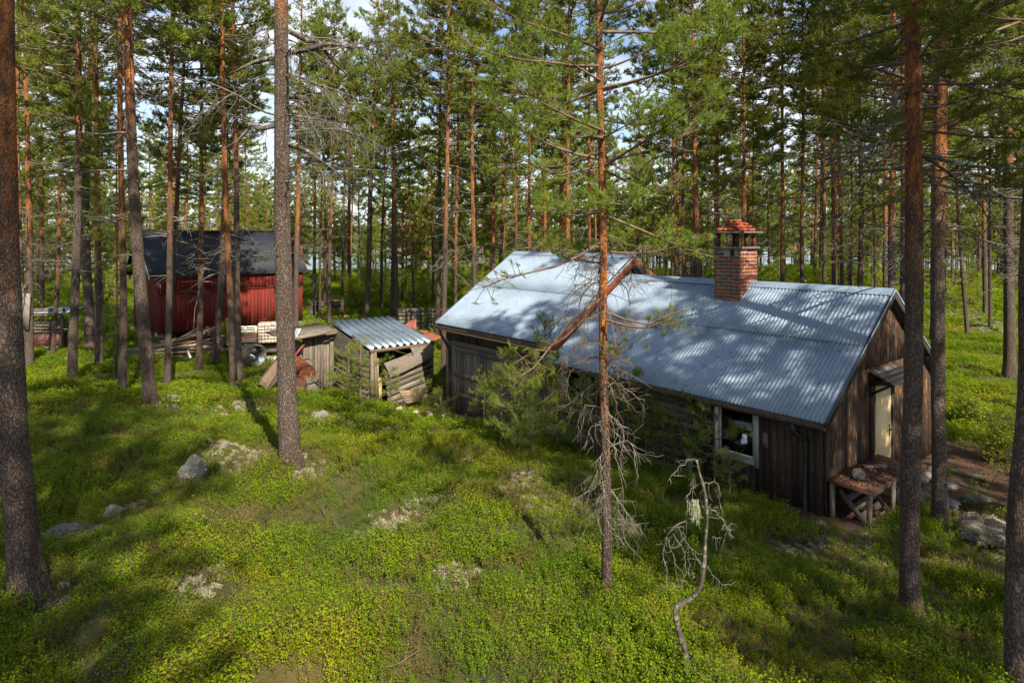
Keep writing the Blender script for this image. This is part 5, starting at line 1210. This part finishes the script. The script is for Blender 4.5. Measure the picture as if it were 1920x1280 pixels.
for path in ([(1125, 455), (1085, 480), (1040, 500), (990, 512), (940, 525), (905, 540)], [(1126, 590), (1095, 600), (1060, 632), (1020, 655), (985, 668), (965, 680)], [(1126, 560), (1070, 600), (1040, 640), (1000, 690), (975, 705)],
             [(1138, 585), (1175, 600), (1215, 608), (1250, 592), (1282, 580)], [(1138, 600), (1180, 612), (1210, 615), (1240, 605), (1262, 600)], [(1130, 690), (1155, 665), (1160, 640)], [(1130, 310), (1050, 330), (980, 300), (930, 330)], [(1130, 318), (1220, 360), (1290, 330)]):
    yo = np.cumsum(Rb.normal(-.03, .06, len(path))); p = np.array([at(px, py, bC[1]+o) for (px, py), o in zip(path, yo)])-bC
    b.tube(p, np.linspace(.016, .005, len(p)), 5, 0, False)
    for k in range(18):
        q = Rb.uniform(.45, 1)*(len(p)-1); i = min(int(q), len(p)-2); a = p[i]+(p[i+1]-p[i])*(q-i); d = unit(p[i+1]-p[i]+Rb.normal(0, .1, 3)); e = a+d*Rb.uniform(.03, .16)+Rb.normal(0, .09, 3); b.tube(np.array((a, e)), (.004, .003), 3, 0, False); P.append(e); D.append(unit(d+np.array((0, 0, .6))))
tufts(b, np.array(P), np.array(D), 22, .065, .0055, .55, 1, Rb)
obj('low_bough', b.mesh('low_bough', ['twig_wood', 'young_needles']), tC, Matrix.Translation(Vector(bC)))
lnD = [(1710, 1160, 42), (1707, 1050, 37), (1708, 900, 37), (1712, 700, 34), (1712, 500, 33), (1712, 300, 32), (1713, 100, 30), (1714, 0, 30), (1714, -300, 24), (1715, -900, 10)]
tD, bD = near_pine(1710, 1156, lnD, 'dark straight pine standing before the cabin gable and the rusty table', (PINES[2][1], .8, 1.2), .44, .55, .07)
deadwork(tD, bD, lin(lnD, bD[1]), (4.9, 7.2), 16, (.8, 2.2), (-.5, .3), (-.6, .5), 7, 'snag_wood', 51, .015, (.2, .7), (-1.0, .4), .12)
lnE = [(1763, 984, 33), (1760, 900, 27), (1758, 750, 26), (1759, 500, 25), (1762, 300, 26), (1763, 100, 24), (1764, 0, 22), (1764, -300, 18), (1764, -700, 6)]
tE, bE = near_pine(1763, 984, lnE, 'pine with lichen-crusted foot standing by the woodpile beyond the rusty table', (pine(72, 16.5, 11.0, 1.1, .4, 5, 11, .10, .018, tw=.12, dead=0)[1], 1.0, .3), .48, 1.0, .06)
deadwork(tE, bE, lin(lnE, bE[1]), (4.6, 8.0), 20, (.8, 2.0), (-.5, .3), (-.6, .6), 8, 'snag_wood', 52, .016, (.2, .7), (-1.0, .4), .14)
for (ax_, ay_, bx_, by_) in ((1765, 330, 1900, 345), (1765, 250, 1880, 200), (1755, 180, 1600, 120), (1700, 150, 1640, 290), (1765, 120, 1915, 40)):
    p0 = at(ax_, ay_, bE[1]); p1 = at(bx_, by_, bE[1]+rng.uniform(-.5, .5))
    tubeobj('bough', tE, [p0, p0*.6+p1*.4+np.array((0, 0, .10)), p0*.3+p1*.7+np.array((0, 0, .06)), p1], (.045, .035, .025, .012), 'twig_wood', 7)
lnF = [(1911, 1330, 54), (1911, 1150, 47), (1916, 950, 44), (1936, 750, 42), (1932, 500, 40), (1950, 0, 34), (1960, -600, 20), (1962, -1000, 8)]
tF, bF = near_pine(1905, 1310, lnF, 'rough dark pine leaning away at the edge of the clearing beyond the lichen mound', (PINES[0][1], .8, 2.2), .5, .6, .07)

# ------------------------------------------------------------------ the crooked snag
bS = hit(1297, 1266); YS_ = bS[1]
sn_t = thing('dead_snag', 'small crooked dead pine snag hung with grey lichen before the cabin front', 'dead tree', bS)
def poly(path, Y, wob=.0):
    p = np.array([at(px, py, Y+wob*math.sin(i*1.7)) for i, (px, py) in enumerate(path)])
    t = np.linspace(0, len(p)-1, len(p)*4); i = np.minimum(t.astype(int), len(p)-2); f = (t-i)[:, None]
    pm = np.r_[p[:1], p, p[-1:]]; a, b_, c, d = pm[i], pm[i+1], pm[i+2], pm[i+3]
    return .5*((2*b_)+(c-a)*f+(2*a-5*b_+4*c-d)*f**2+(3*b_-a-3*c+d)*f**3)
p = poly([(1299, 1275), (1287, 1225), (1272, 1180), (1266, 1150), (1272, 1135), (1295, 1120), (1313, 1100), (1320, 1060), (1322, 1020), (1325, 985), (1325, 955), (1320, 915), (1311, 885), (1306, 862)], YS_, .03)
rad = np.interp(np.linspace(0, 1, len(p)), (0, .3, .6, .85, 1), (.029, .022, .016, .012, .008))*(1+.34*np.array([mnoise.noise(Vector(q*14)) for q in p]))
b = MB(); b.tube(p-bS, rad, 10); obj('stem', b.mesh('stem', 'snag_wood', True), sn_t, Matrix.Translation(Vector(bS)))
b = MB(); Rs = np.random.default_rng(5)
for path, r in (([(1324, 972), (1300, 970), (1278, 978), (1260, 990), (1248, 1008), (1243, 1035), (1250, 1065), (1250, 1110)], .011), ([(1260, 1000), (1280, 1030), (1285, 1070), (1275, 1105)], .006), ([(1272, 985), (1285, 1015), (1305, 1040), (1314, 1070)], .006), ([(1280, 985), (1290, 1030), (1298, 1080)], .005),
        ([(1306, 862), (1290, 862), (1270, 880), (1253, 900)], .007), ([(1318, 905), (1300, 915), (1286, 935), (1292, 960)], .007), ([(1318, 906), (1335, 903), (1349, 915), (1348, 940), (1342, 962)], .006), ([(1327, 950), (1345, 962), (1358, 980), (1366, 998), (1352, 1008), (1335, 1005)], .007), ([(1366, 998), (1373, 978)], .003), ([(1325, 1060), (1340, 1080), (1352, 1093)], .006), ([(1313, 925), (1316, 945), (1335, 958)], .005), ([(1250, 1010), (1262, 1040), (1270, 1080), (1268, 1100)], .005), ([(1300, 890), (1296, 905), (1300, 925)], .005)):
    q = poly(path, YS_+Rs.uniform(-.05, .05), .05)-bS; q = q+Rs.normal(0, .006, q.shape); b.tube(q, np.linspace(r, r*.4, len(q))*.62, 6, 0, False)
    for k in range(len(q)):
        if Rs.random() < .75: e = branch_pts(q[k], Rs.uniform(0, 6.28), Rs.uniform(-1.5, .3), Rs.uniform(.03, .14), Rs.uniform(-1, .3), Rs, 4, .3); b.tube(e, np.linspace(.0038, .0015, 4), 3, 0, False)
tag(obj('dead_branchwork', b.mesh('dead_branchwork', 'deadwood'), sn_t, Matrix.Translation(Vector(bS))), kind='stuff')
b = MB()
for k in range(90):
    q = at(1302+Rs.normal(0, 4), 938+Rs.uniform(-3, 10), YS_-.03+Rs.normal(0, .015))-bS; e = branch_pts(q, Rs.uniform(0, 6.28), -1.4, Rs.uniform(.05, .17), -.1, Rs, 4, .15); b.tube(e, np.linspace(.0032, .0014, 4), 3, 0, False)
obj('beard_lichen', b.mesh('beard_lichen', 'beard_lichen'), sn_t, Matrix.Translation(Vector(bS)))

# ------------------------------------------------------------------ saplings
SAP = []
for i, (h, cb, lm) in enumerate(((2.3, .55, .50), (2.0, .7, .42), (1.7, .3, .45), (2.4, .9, .36))):
    tm, cm, dm = pine(300+i, h, cb, lm, .22, 5, 11, .07, .0065, tw=.095, dead=0, r0=.017, flat=.7, dens=1.0)
    cm.materials[1] = MAT['young_needles']; tm.materials[0] = MAT['twig_wood']; SAP.append((tm, cm, h))
def sapling(px, py, ytop, var, label, group=None, wide=1.0, lean=0.0):
    q = hit(px, py); Y = q[1]; h = (py-ytop)/F*Y; tm, cm, hh = SAP[var]; k = h/hh
    root = bpy.data.objects.new('pine_sapling', None); root.empty_display_size = .1; COL.objects.link(root); root.location = q; root.rotation_euler = (0, lean, var*2.1+px); root.scale = (k*wide, k*wide, k)
    tag(root, label, 'sapling', group)
    for nm, me in (('trunk', tm), ('crown', cm)): o = bpy.data.objects.new(nm, me); COL.objects.link(o); o.parent = root
sapling(940, 846, 655, 0, 'bushy green sapling growing before the outhouse doors', wide=.85)
sapling(997, 862, 680, 2, 'broad bushy sapling standing before the joint of outhouse and cabin', wide=.85)
sapling(1024, 828, 588, 3, 'tall thin sapling whose tip crosses the outhouse roof edge', wide=.75)
for (px, py, yt, v) in ((955, 838, 690, 1), (968, 852, 700, 2), (910, 812, 710, 1), (978, 835, 720, 3), (1045, 850, 740, 2)): sapling(px, py, yt, v, 'small pine sapling in the clump before the outhouse doors', 'saplings before the outhouse')
sapling(675, 764, 638, 2, 'bushy sapling growing before the split post of the shed', wide=1.15)
sapling(655, 762, 680, 1, 'thin little sapling beside the bushy one at the shed wall')
sapling(731, 772, 688, 3, 'wispy sapling before the collapsed boards of the shed', wide=1.2)
sapling(789, 768, 702, 1, 'tiny sapling in the stone rubble before the shed')
sapling(826, 790, 730, 2, 'low dark sapling beside the outhouse downpipe', wide=1.3)
sapling(1178, 862, 690, 0, 'sapling behind the lichen-draped pine, before the log siding', wide=1.0)
sapling(1213, 868, 735, 1, 'slim sapling before the log siding of the cabin', wide=1.1)
sapling(1155, 835, 640, 3, 'tall dark sapling close behind the lichen-draped pine')
sapling(1088, 850, 715, 1, 'thin sapling before the two-pane cabin window', wide=1.1)
sapling(1120, 858, 700, 2, 'bushy sapling between the two-pane window and the lichen-draped pine', wide=.9)
sapling(1245, 880, 765, 0, 'low green sapling before the end of the log siding', wide=1.0)
sapling(1285, 888, 722, 1, 'half-bare sapling beside the cabin window with red pots', wide=1.2)
sapling(1340, 905, 752, 2, 'green-tipped sapling right before the cabin window with red pots', wide=1.0)
sapling(1367, 935, 845, 3, 'small twiggy sapling below the cabin window with red pots', wide=1.8)
# ------------------------------------------------------------------ leafy undergrowth
def bush(seed, h, w, nl, ls):
    R = np.random.default_rng(seed); b = MB(); P = []
    for j in range(7):
        az = R.uniform(0, 6.28); p = branch_pts((R.normal(0, .08), R.normal(0, .08), -.1), az, R.uniform(1.05, 1.5), h*R.uniform(.7, 1), -.25, R, 7, .1); b.tube(p, np.linspace(.022, .006, 7), 4, 0, False)
        for k in range(16):
            i = R.integers(2, 7); e = branch_pts(p[i], R.uniform(0, 6.28), R.uniform(0, .9), w*R.uniform(.3, .9)*(1.2-i/9), -.3, R, 4, .15); b.tube(e, np.linspace(.008, .003, 4), 3, 0, False); P += [e[m] for m in (1, 2, 3, 3)]
    P = np.array(P); c = P[R.integers(0, len(P), nl)]+R.normal(0, .10, (nl, 3)); d = unit(R.normal(0, 1, (nl, 3))+(0, 0, -.2)); s_ = unit(np.cross(d, R.normal(0, 1, (nl, 3))+(0, 0, 1.5)))
    L = ls*R.uniform(.7, 1.3, (nl, 1)); V = np.stack([c, c+d*L*.5+s_*L*.32, c+d*L, c+d*L*.5-s_*L*.32], 1).reshape(-1, 3)
    b.add(V, np.arange(nl*4).reshape(-1, 4), None, 1); return b.mesh('leafy_bush', ['twig_wood', 'broad_leaves'])
BUSH = [bush(400+i, h, w, n_, .085) for i, (h, w, n_) in enumerate(((3.2, .9, 3200), (2.4, .9, 2600), (4.2, 1.0, 3800), (1.4, .7, 1400)))]
nb = 0; Rq = random.Random(77)
spots = [(690, 560, 2), (665, 575, 0), (800, 560, 2), (775, 570, 0), (930, 560, 2), (900, 560, 0), (850, 560, 1), (1180, 555, 2), (1215, 550, 0), (600, 540, 1), (640, 545, 2), (1230, 560, 1), (1160, 548, 0)]
while len(spots) < 80: spots.append((Rq.uniform(-60, 1980), Rq.uniform(505, 600), Rq.randrange(3)))
while len(spots) < 180: spots.append((Rq.uniform(-60, 1980), Rq.uniform(486, 530), 2))
for i, (px, py, v) in enumerate(spots):
    q = hit(px, py)
    if blocked(q[0], q[1], .3) or q[1] > 78: continue
    o = bpy.data.objects.new('leafy_bush', BUSH[v]); COL.objects.link(o); o.location = q; k = Rq.uniform(.6, 1.15) if i < 80 else Rq.uniform(.9, 1.5); o.scale = (k, k, k); o.rotation_euler = (0, 0, Rq.uniform(0, 6.28))
    tag(o, 'bright green leafy bush growing in the wood behind the buildings', 'bush', 'leafy bushes in the wood')
for (px, py, lb) in ((1880, 862, 'dark green bilberry-like bush at the edge of the bare soil'), (1735, 770, 'light green leafy bush behind the back corner of the cabin'), (1830, 800, 'low bush on the bank above the bare soil')):
    q = hit(px, py); o = bpy.data.objects.new('leafy_bush', BUSH[3]); COL.objects.link(o); o.location = q; o.scale = (.7, .7, .55); tag(o, lb, 'bush')
q = hit(425, 652); o = bpy.data.objects.new('leafy_bush', BUSH[3]); COL.objects.link(o); o.location = q; o.scale = (.35, .35, 1.0); tag(o, 'wispy leafy shoot growing before the red barn wall', 'bush')

# ------------------------------------------------------------------ rocks and fallen sticks
stone('boulder', G(362, 898, .10), .23, 'rock', 'upright pale lichened rock in the moss of the clearing', sq=.95, seed=1)
stone('boulder', G(122, 1004, .01), .24, 'dark_rock', 'flat dark-spotted rock in the moss beside the thick leaning pine', sq=.42, seed=2)
stone('boulder', G(212, 962, .02), .12, 'rock', 'small rounded lichened rock between the two larger rocks', sq=.7, seed=4)
stone('boulder', G(318, 752, .04), .24, 'rock', 'flat pale rock behind the stout leaning pine foot', sq=.4, seed=7)
stone('boulder', G(326, 772, .04), .20, 'rock', 'low grey rock in front of the flat one by the stout pine', sq=.5, seed=8)
stone('boulder', G(600, 779, .02), .22, 'rock', 'low pale rock in the moss below the shed', sq=.35, seed=11)
stone('lichen_mound', G(1850, 998, .02), .42, 'reindeer_lichen', 'broad pale lichen mound beside the lichen-crusted pine foot', sq=.42, seed=12, cat='lichen mound'); MOUND = bpy.context.scene.objects['lichen_mound']
Rk = random.Random(3)
for i in range(46):
    q = hit(Rk.uniform(40, 1850), Rk.uniform(840, 1270)); u, v = to_uv(q[0], q[1])
    if u > -.9 and v > -.4: continue
    az = Rk.uniform(0, 6.28); L = Rk.uniform(.15, .6); pts = [q+np.array((math.cos(az)*L*t+Rk.gauss(0, .02), math.sin(az)*L*t+Rk.gauss(0, .02), .05+.08*math.sin(t*3+i)+.04)) for t in (0, .33, .66, 1)]; pts = [p_ for p_ in pts]
    for w in pts: w[2] = g1(w[0], w[1])+.09
    tag(tubeobj('fallen_twig', None, pts, (.005, .005, .004, .002), 'dry_twig', 5), 'thin grey fallen twig lying on the bilberry', 'twig', 'fallen twigs on the bilberry')

# ------------------------------------------------------------------ ground cover
LICH = [(hit(965, 915), 1.0, .55), (hit(1550, 1015), .95, .42), (hit(580, 890), .45, .25), (hit(495, 855), .3, .2), (hit(1850, 980), .75, .5), (hit(330, 765), .5, .35), (hit(800, 960), .6, .3), (hit(720, 1000), .5, .25), (hit(600, 780), .6, .4), (hit(262, 960), .35, .2), (hit(120, 1012), .4, .16),
        (hit(1480, 1000), .5, .3), (hit(420, 850), .6, .3), (hit(1790, 1065), .16, .12), (hit(95, 1140), .25, .15), (hit(905, 790), .6, .3), (hit(1640, 975), .4, .2), (hit(450, 770), .7, .4), (hit(1830, 590), 3, 2.0), (hit(1880, 620), 2.5, 1.2), (hit(370, 1090), .3, .2), (hit(850, 1090), .35, .2)]
def lich_mask(x, y):
    m = np.zeros_like(x)
    for c, rx, ry in LICH: m = np.maximum(m, np.clip(1.25-np.hypot((x-c[0])/rx, (y-c[1])/(ry*2.2)), 0, 1))
    m = m*(.55+1.1*vnoise(x, y, 2.6, 31))
    return m*1.05 + np.clip(vnoise(x, y, 2.2, 32)*vnoise(x, y, .6, 33)-.56, 0, 1)*2.2
def closed(x, y):
    u, v = to_uv(x, y); k = (u > -.05) & (u < 11.6) & (v > .12) & (v < 5.6)
    bx = (x-BO[0])*BA[0]+(y-BO[1])*BA[1]; by = (x-BO[0])*BB[0]+(y-BO[1])*BB[1]; k |= (bx > .3) & (bx < 8.2) & (by > .1) & (by < 3.9)
    uu = u-su0; vv = v-sv0; k |= (uu > -.1) & (uu < 2.9) & (vv > -.05) & (vv < 2.3)
    k |= (uu > 2.6) & (uu < 4.5) & (vv > -1.1) & (vv < 0)
    k |= (u > -.62) & (u < .1) & (v > .2) & (v < 2.3)
    return k
def sprig(seed, n_st, h, rad, nl, ls, lw):
    R = np.random.default_rng(seed); b = MB(); cs = []; ds = []
    for j in range(n_st):
        az = R.uniform(0, 6.28); x0 = R.normal(0, rad*.5, 2); p = branch_pts((x0[0], x0[1], -.03), az, R.uniform(.95, 1.5), h*R.uniform(.6, 1.1), -.3, R, 5, .14)
        b.tube(p[[0, 2, 4]], (.003, .0022, .0012), 3, 0, False)
        for k in range(nl//n_st):
            q = R.uniform(.35, 1.0)*4; i = min(int(q), 3); cs.append(p[i]+(p[i+1]-p[i])*(q-i)+R.normal(0, .012, 3)); a2 = R.uniform(0, 6.28); ds.append((math.cos(a2), math.sin(a2), R.uniform(-.2, .9)))
    c = np.array(cs); d = unit(np.array(ds)); n = len(c); s_ = unit(np.cross(d, R.normal(0, .35, (n, 3))+(0, 0, 1))); L = ls*R.uniform(.7, 1.25, (n, 1)); wv = L*lw
    V = np.stack([c, c+d*L*.5+s_*wv, c+d*L, c+d*L*.5-s_*wv], 1).reshape(-1, 3); b.add(V, np.arange(n*4).reshape(-1, 4), None, 1)
    return b.mesh('bilberry_sprig', ['stem', 'bilberry'])
def lich_tuft(seed):
    R = np.random.default_rng(seed); n = 130; d = unit(R.normal(0, 1, (n, 3))+(0, 0, .5)); d[:, 2] = np.abs(d[:, 2])*.7
    c = d*R.uniform(.02, .055, (n, 1)); e = c+unit(d+R.normal(0, .6, (n, 3)))*R.uniform(.012, .03, (n, 1)); s_ = unit(np.cross(d, R.normal(0, 1, (n, 3))))*.006
    b = MB(); b.add(np.stack([c-s_, c+s_, e+s_*.4, e-s_*.4], 1).reshape(-1, 3), np.arange(n*4).reshape(-1, 4)); return b.mesh('lichen_tuft', 'reindeer_lichen')
def scatter(name, label, cat, src, pts, scl, rot):
    """one ground-cover object: instances of a small mesh on fixed points"""
    me = bpy.data.meshes.new(name); me.vertices.add(len(pts)); me.vertices.foreach_set('co', pts.astype(np.float32).ravel())
    a = me.attributes.new('scl', 'FLOAT', 'POINT'); a.data.foreach_set('value', scl.astype(np.float32))
    a = me.attributes.new('rot', 'FLOAT_VECTOR', 'POINT'); a.data.foreach_set('vector', rot.astype(np.float32).ravel())
    o = obj(name, me); tag(o, label, cat, kind='stuff')
    so_ = bpy.data.objects.new(name+'_source', src)
    ng = bpy.data.node_groups.new(name, 'GeometryNodeTree')
    ng.interface.new_socket('Geometry', in_out='INPUT', socket_type='NodeSocketGeometry'); ng.interface.new_socket('Geometry', in_out='OUTPUT', socket_type='NodeSocketGeometry')
    N = ng.nodes; gi = N.new('NodeGroupInput'); go = N.new('NodeGroupOutput'); ip = N.new('GeometryNodeInstanceOnPoints'); oi = N.new('GeometryNodeObjectInfo'); oi.inputs['Object'].default_value = so_; oi.inputs['As Instance'].default_value = True
    a1 = N.new('GeometryNodeInputNamedAttribute'); a1.data_type = 'FLOAT'; a1.inputs['Name'].default_value = 'scl'
    a2 = N.new('GeometryNodeInputNamedAttribute'); a2.data_type = 'FLOAT_VECTOR'; a2.inputs['Name'].default_value = 'rot'
    er = N.new('FunctionNodeEulerToRotation'); L = ng.links
    L.new(gi.outputs[0], ip.inputs['Points']); L.new(oi.outputs['Geometry'], ip.inputs['Instance']); L.new(a2.outputs['Attribute'], er.inputs[0]); L.new(er.outputs[0], ip.inputs['Rotation']); L.new(a1.outputs['Attribute'], ip.inputs['Scale']); L.new(ip.outputs[0], go.inputs[0])
    md = o.modifiers.new('cover', 'NODES'); md.node_group = ng
    return o
Rg = np.random.default_rng(99)
def field(y0, y1, dens, margin=1.25):
    n = int((y1*y1-y0*y0)*.82*margin*dens); Y = np.sqrt(Rg.uniform(y0*y0, y1*y1, n)); X = Rg.uniform(-.82, .82, n)*Y*margin+Rg.uniform(-1, 1, n)
    return X, Y
def cover(y0, y1, dens, srcs, sc_, label, lichen=False):
    X, Y = field(y0, y1, dens)
    lm = lich_mask(X, Y); sm = soil_mask(X, Y); rr = Rg.random(len(X))
    patch = np.clip(.55+1.3*(vnoise(X, Y, .7, 41)-.4)+2.0*(vnoise(X, Y, 2.0, 42)-.45), .16, 1.0)
    keep = (rr < (np.clip((lm-.22)*1.6, 0, 1) if lichen else patch*np.clip(1.15-lm*1.0, .18, 1)*(1-.97*np.clip(sm*1.3, 0, 1)))) & ~closed(X, Y)
    if lichen: keep &= (sm < .5)
    X = X[keep]; Y = Y[keep]; Zg = ground(X, Y); hgt = .35+.5*vnoise(X, Y, .9, 43)+.9*vnoise(X, Y, 2.0, 42)
    vid = Rg.integers(0, len(srcs), len(X))
    for i, s_ in enumerate(srcs):
        k = vid == i; n = k.sum()
        scatter('lichen_cover' if lichen else 'bilberry_cover', label, 'lichen' if lichen else 'bilberry', s_, np.c_[X[k], Y[k], Zg[k]-(.012 if lichen else 0)], Rg.uniform(.75, 1.25, n)*sc_*(1 if lichen else hgt[k]), np.c_[Rg.normal(0, .12, n), Rg.normal(0, .12, n), Rg.uniform(0, 6.28, n)])
SPN = [sprig(500+i, 8, .18, .13, 136, .0145, .36) for i in range(3)]; SPM = [sprig(510+i, 7, .20, .19, 77, .027, .36) for i in range(2)]; SPF = [sprig(520+i, 7, .26, .40, 70, .060, .38) for i in range(2)]
cover(3.2, 13, 150, SPN, 1.0, 'low bright bilberry shrubs covering the clearing before the cabin')
cover(13, 30, 66, SPM, 1.05, 'bilberry shrubs covering the ground around the buildings')
cover(30, 88, 9, SPF, 1.1, 'bilberry shrubs covering the far forest floor')
def heath(seed):
    R = np.random.default_rng(seed); b = MB()
    for j in range(26):
        p = branch_pts((R.normal(0, .05), R.normal(0, .05), -.02), R.uniform(0, 6.28), R.uniform(.5, 1.5), R.uniform(.06, .2), R.uniform(-.8, .2), R, 4, .2); b.tube(p, np.linspace(.0028, .001, 4), 3, 0, False)
        d = unit(R.normal(0, 1, (12, 3))+(0, 0, .4)); c = p[R.integers(1, 4, 12)]; s_ = unit(np.cross(d, R.normal(0, 1, (12, 3))))*.003; b.add(np.stack([c-s_, c+s_, c+d*.016], 1).reshape(-1, 3), None, np.arange(36).reshape(-1, 3))
    return b.mesh('heather_tuft', 'heather')
HE = [heath(700+i) for i in range(2)]
X, Y = field(3.2, 16, 34); k = (Rg.random(len(X)) < np.clip(2.2*(vnoise(X, Y, 1.3, 51)-.42), .06, .9)) & ~closed(X, Y) & (soil_mask(X, Y) < .6); X = X[k]; Y = Y[k]; n = len(X); vid = Rg.integers(0, 2, n)
for i in range(2):
    k = vid == i; scatter('heather_cover', 'brown-green dry heather and twigs growing through the bilberry', 'heather', HE[i], np.c_[X[k], Y[k], ground(X[k], Y[k])], Rg.uniform(.6, 1.3, k.sum()), np.c_[Rg.normal(0, .2, k.sum()), Rg.normal(0, .2, k.sum()), Rg.uniform(0, 6.28, k.sum())])
mw = W[MOUND.name]; mp = np.array([mw @ v.co for v in MOUND.data.vertices]); mp = mp[mp[:, 2] > np.median(mp[:, 2])-.05]; mp = mp[Rg.random(len(mp)) < .5]
LM = lich_tuft(650); scatter('lichen_cover', 'pale reindeer lichen cushions growing over the mound by the pine foot', 'lichen', LM, mp-(0, 0, .02), Rg.uniform(.7, 1.2, len(mp)), np.c_[Rg.normal(0, .3, len(mp)), Rg.normal(0, .3, len(mp)), Rg.uniform(0, 6.28, len(mp))])
# far wood along the shore, one mass
Xf = Rg.uniform(-90, 95, 420); Yf = Rg.uniform(58, 100, 420); k = np.hypot(Xf, Yf) < 112; Xf = Xf[k]; Yf = Yf[k]; sf = Rg.uniform(.5, 1.15, len(Xf)); rf = np.c_[np.zeros(len(Xf)), np.zeros(len(Xf)), Rg.uniform(0, 6.28, len(Xf))]; pf = np.c_[Xf, Yf, ground(Xf, Yf)]
for me_ in (FARPINES[4][0], FARPINES[4][1]): scatter('far_wood', 'dense wood of low-crowned pines along the lake shore', 'wood', me_, pf, sf, rf)
LT = [lich_tuft(600+i) for i in range(2)]
cover(3.2, 14, 90, LT, 1.0, 'pale reindeer lichen cushions among the bilberry of the clearing', True)
cover(14, 40, 10, LT, 2.0, 'pale reindeer lichen patches on the ground further into the wood', True)
# ------------------------------------------------------------------ wood on the sunny side (behind the viewpoint): its crowns give the dappled shade
for (t, h, v, hs) in (((3.0, 12.9, 1.9), 10.5, 5, 1.0), ((3.6, 12.6, 1.9), 14.5, 2, 1.05), ((5.4, 11.6, 1.3), 11.5, 3, .95), ((3.2, 6.4, .5), 10, 5, .9), ((5.0, 7.5, .3), 11.0, 1, 1.0), ((-6.5, 9.5, 1.0), 14.5, 0, 1.1), ((-9.5, 11.5, 1.0), 14.5, 4, 1.0), ((-5.0, 5.5, .9), 12, 3, 1.0),
        ((2.4, 9.0, .5), 12.0, 1, .9), ((10.5, 13, .2), 12, 5, 1.0)):
    shade_tree(t, h, v, hs)
for (x, y, v, k) in ((10.3, 5.0, 2, .60), (11.6, 5.4, 5, .62), (9.6, 6.3, 2, .45)):
    plant_pine(v, x, y, .17, 'young pine in the unseen wood beyond the cabin gable', 'young pines on the sunny side', hs=k, rz=v*.7)
for (x, y, v) in ((12.2, 13.6, 2), (13.6, 16.2, 3), (10.9, 17.4, 5), (16.0, 18.5, 2), (12.5, 20.5, 0)):
    plant_pine(v, x, y, .26, 'pine with low dark boughs on the slope behind the bare soil', 'pines behind the bare soil', rz=v*1.7)
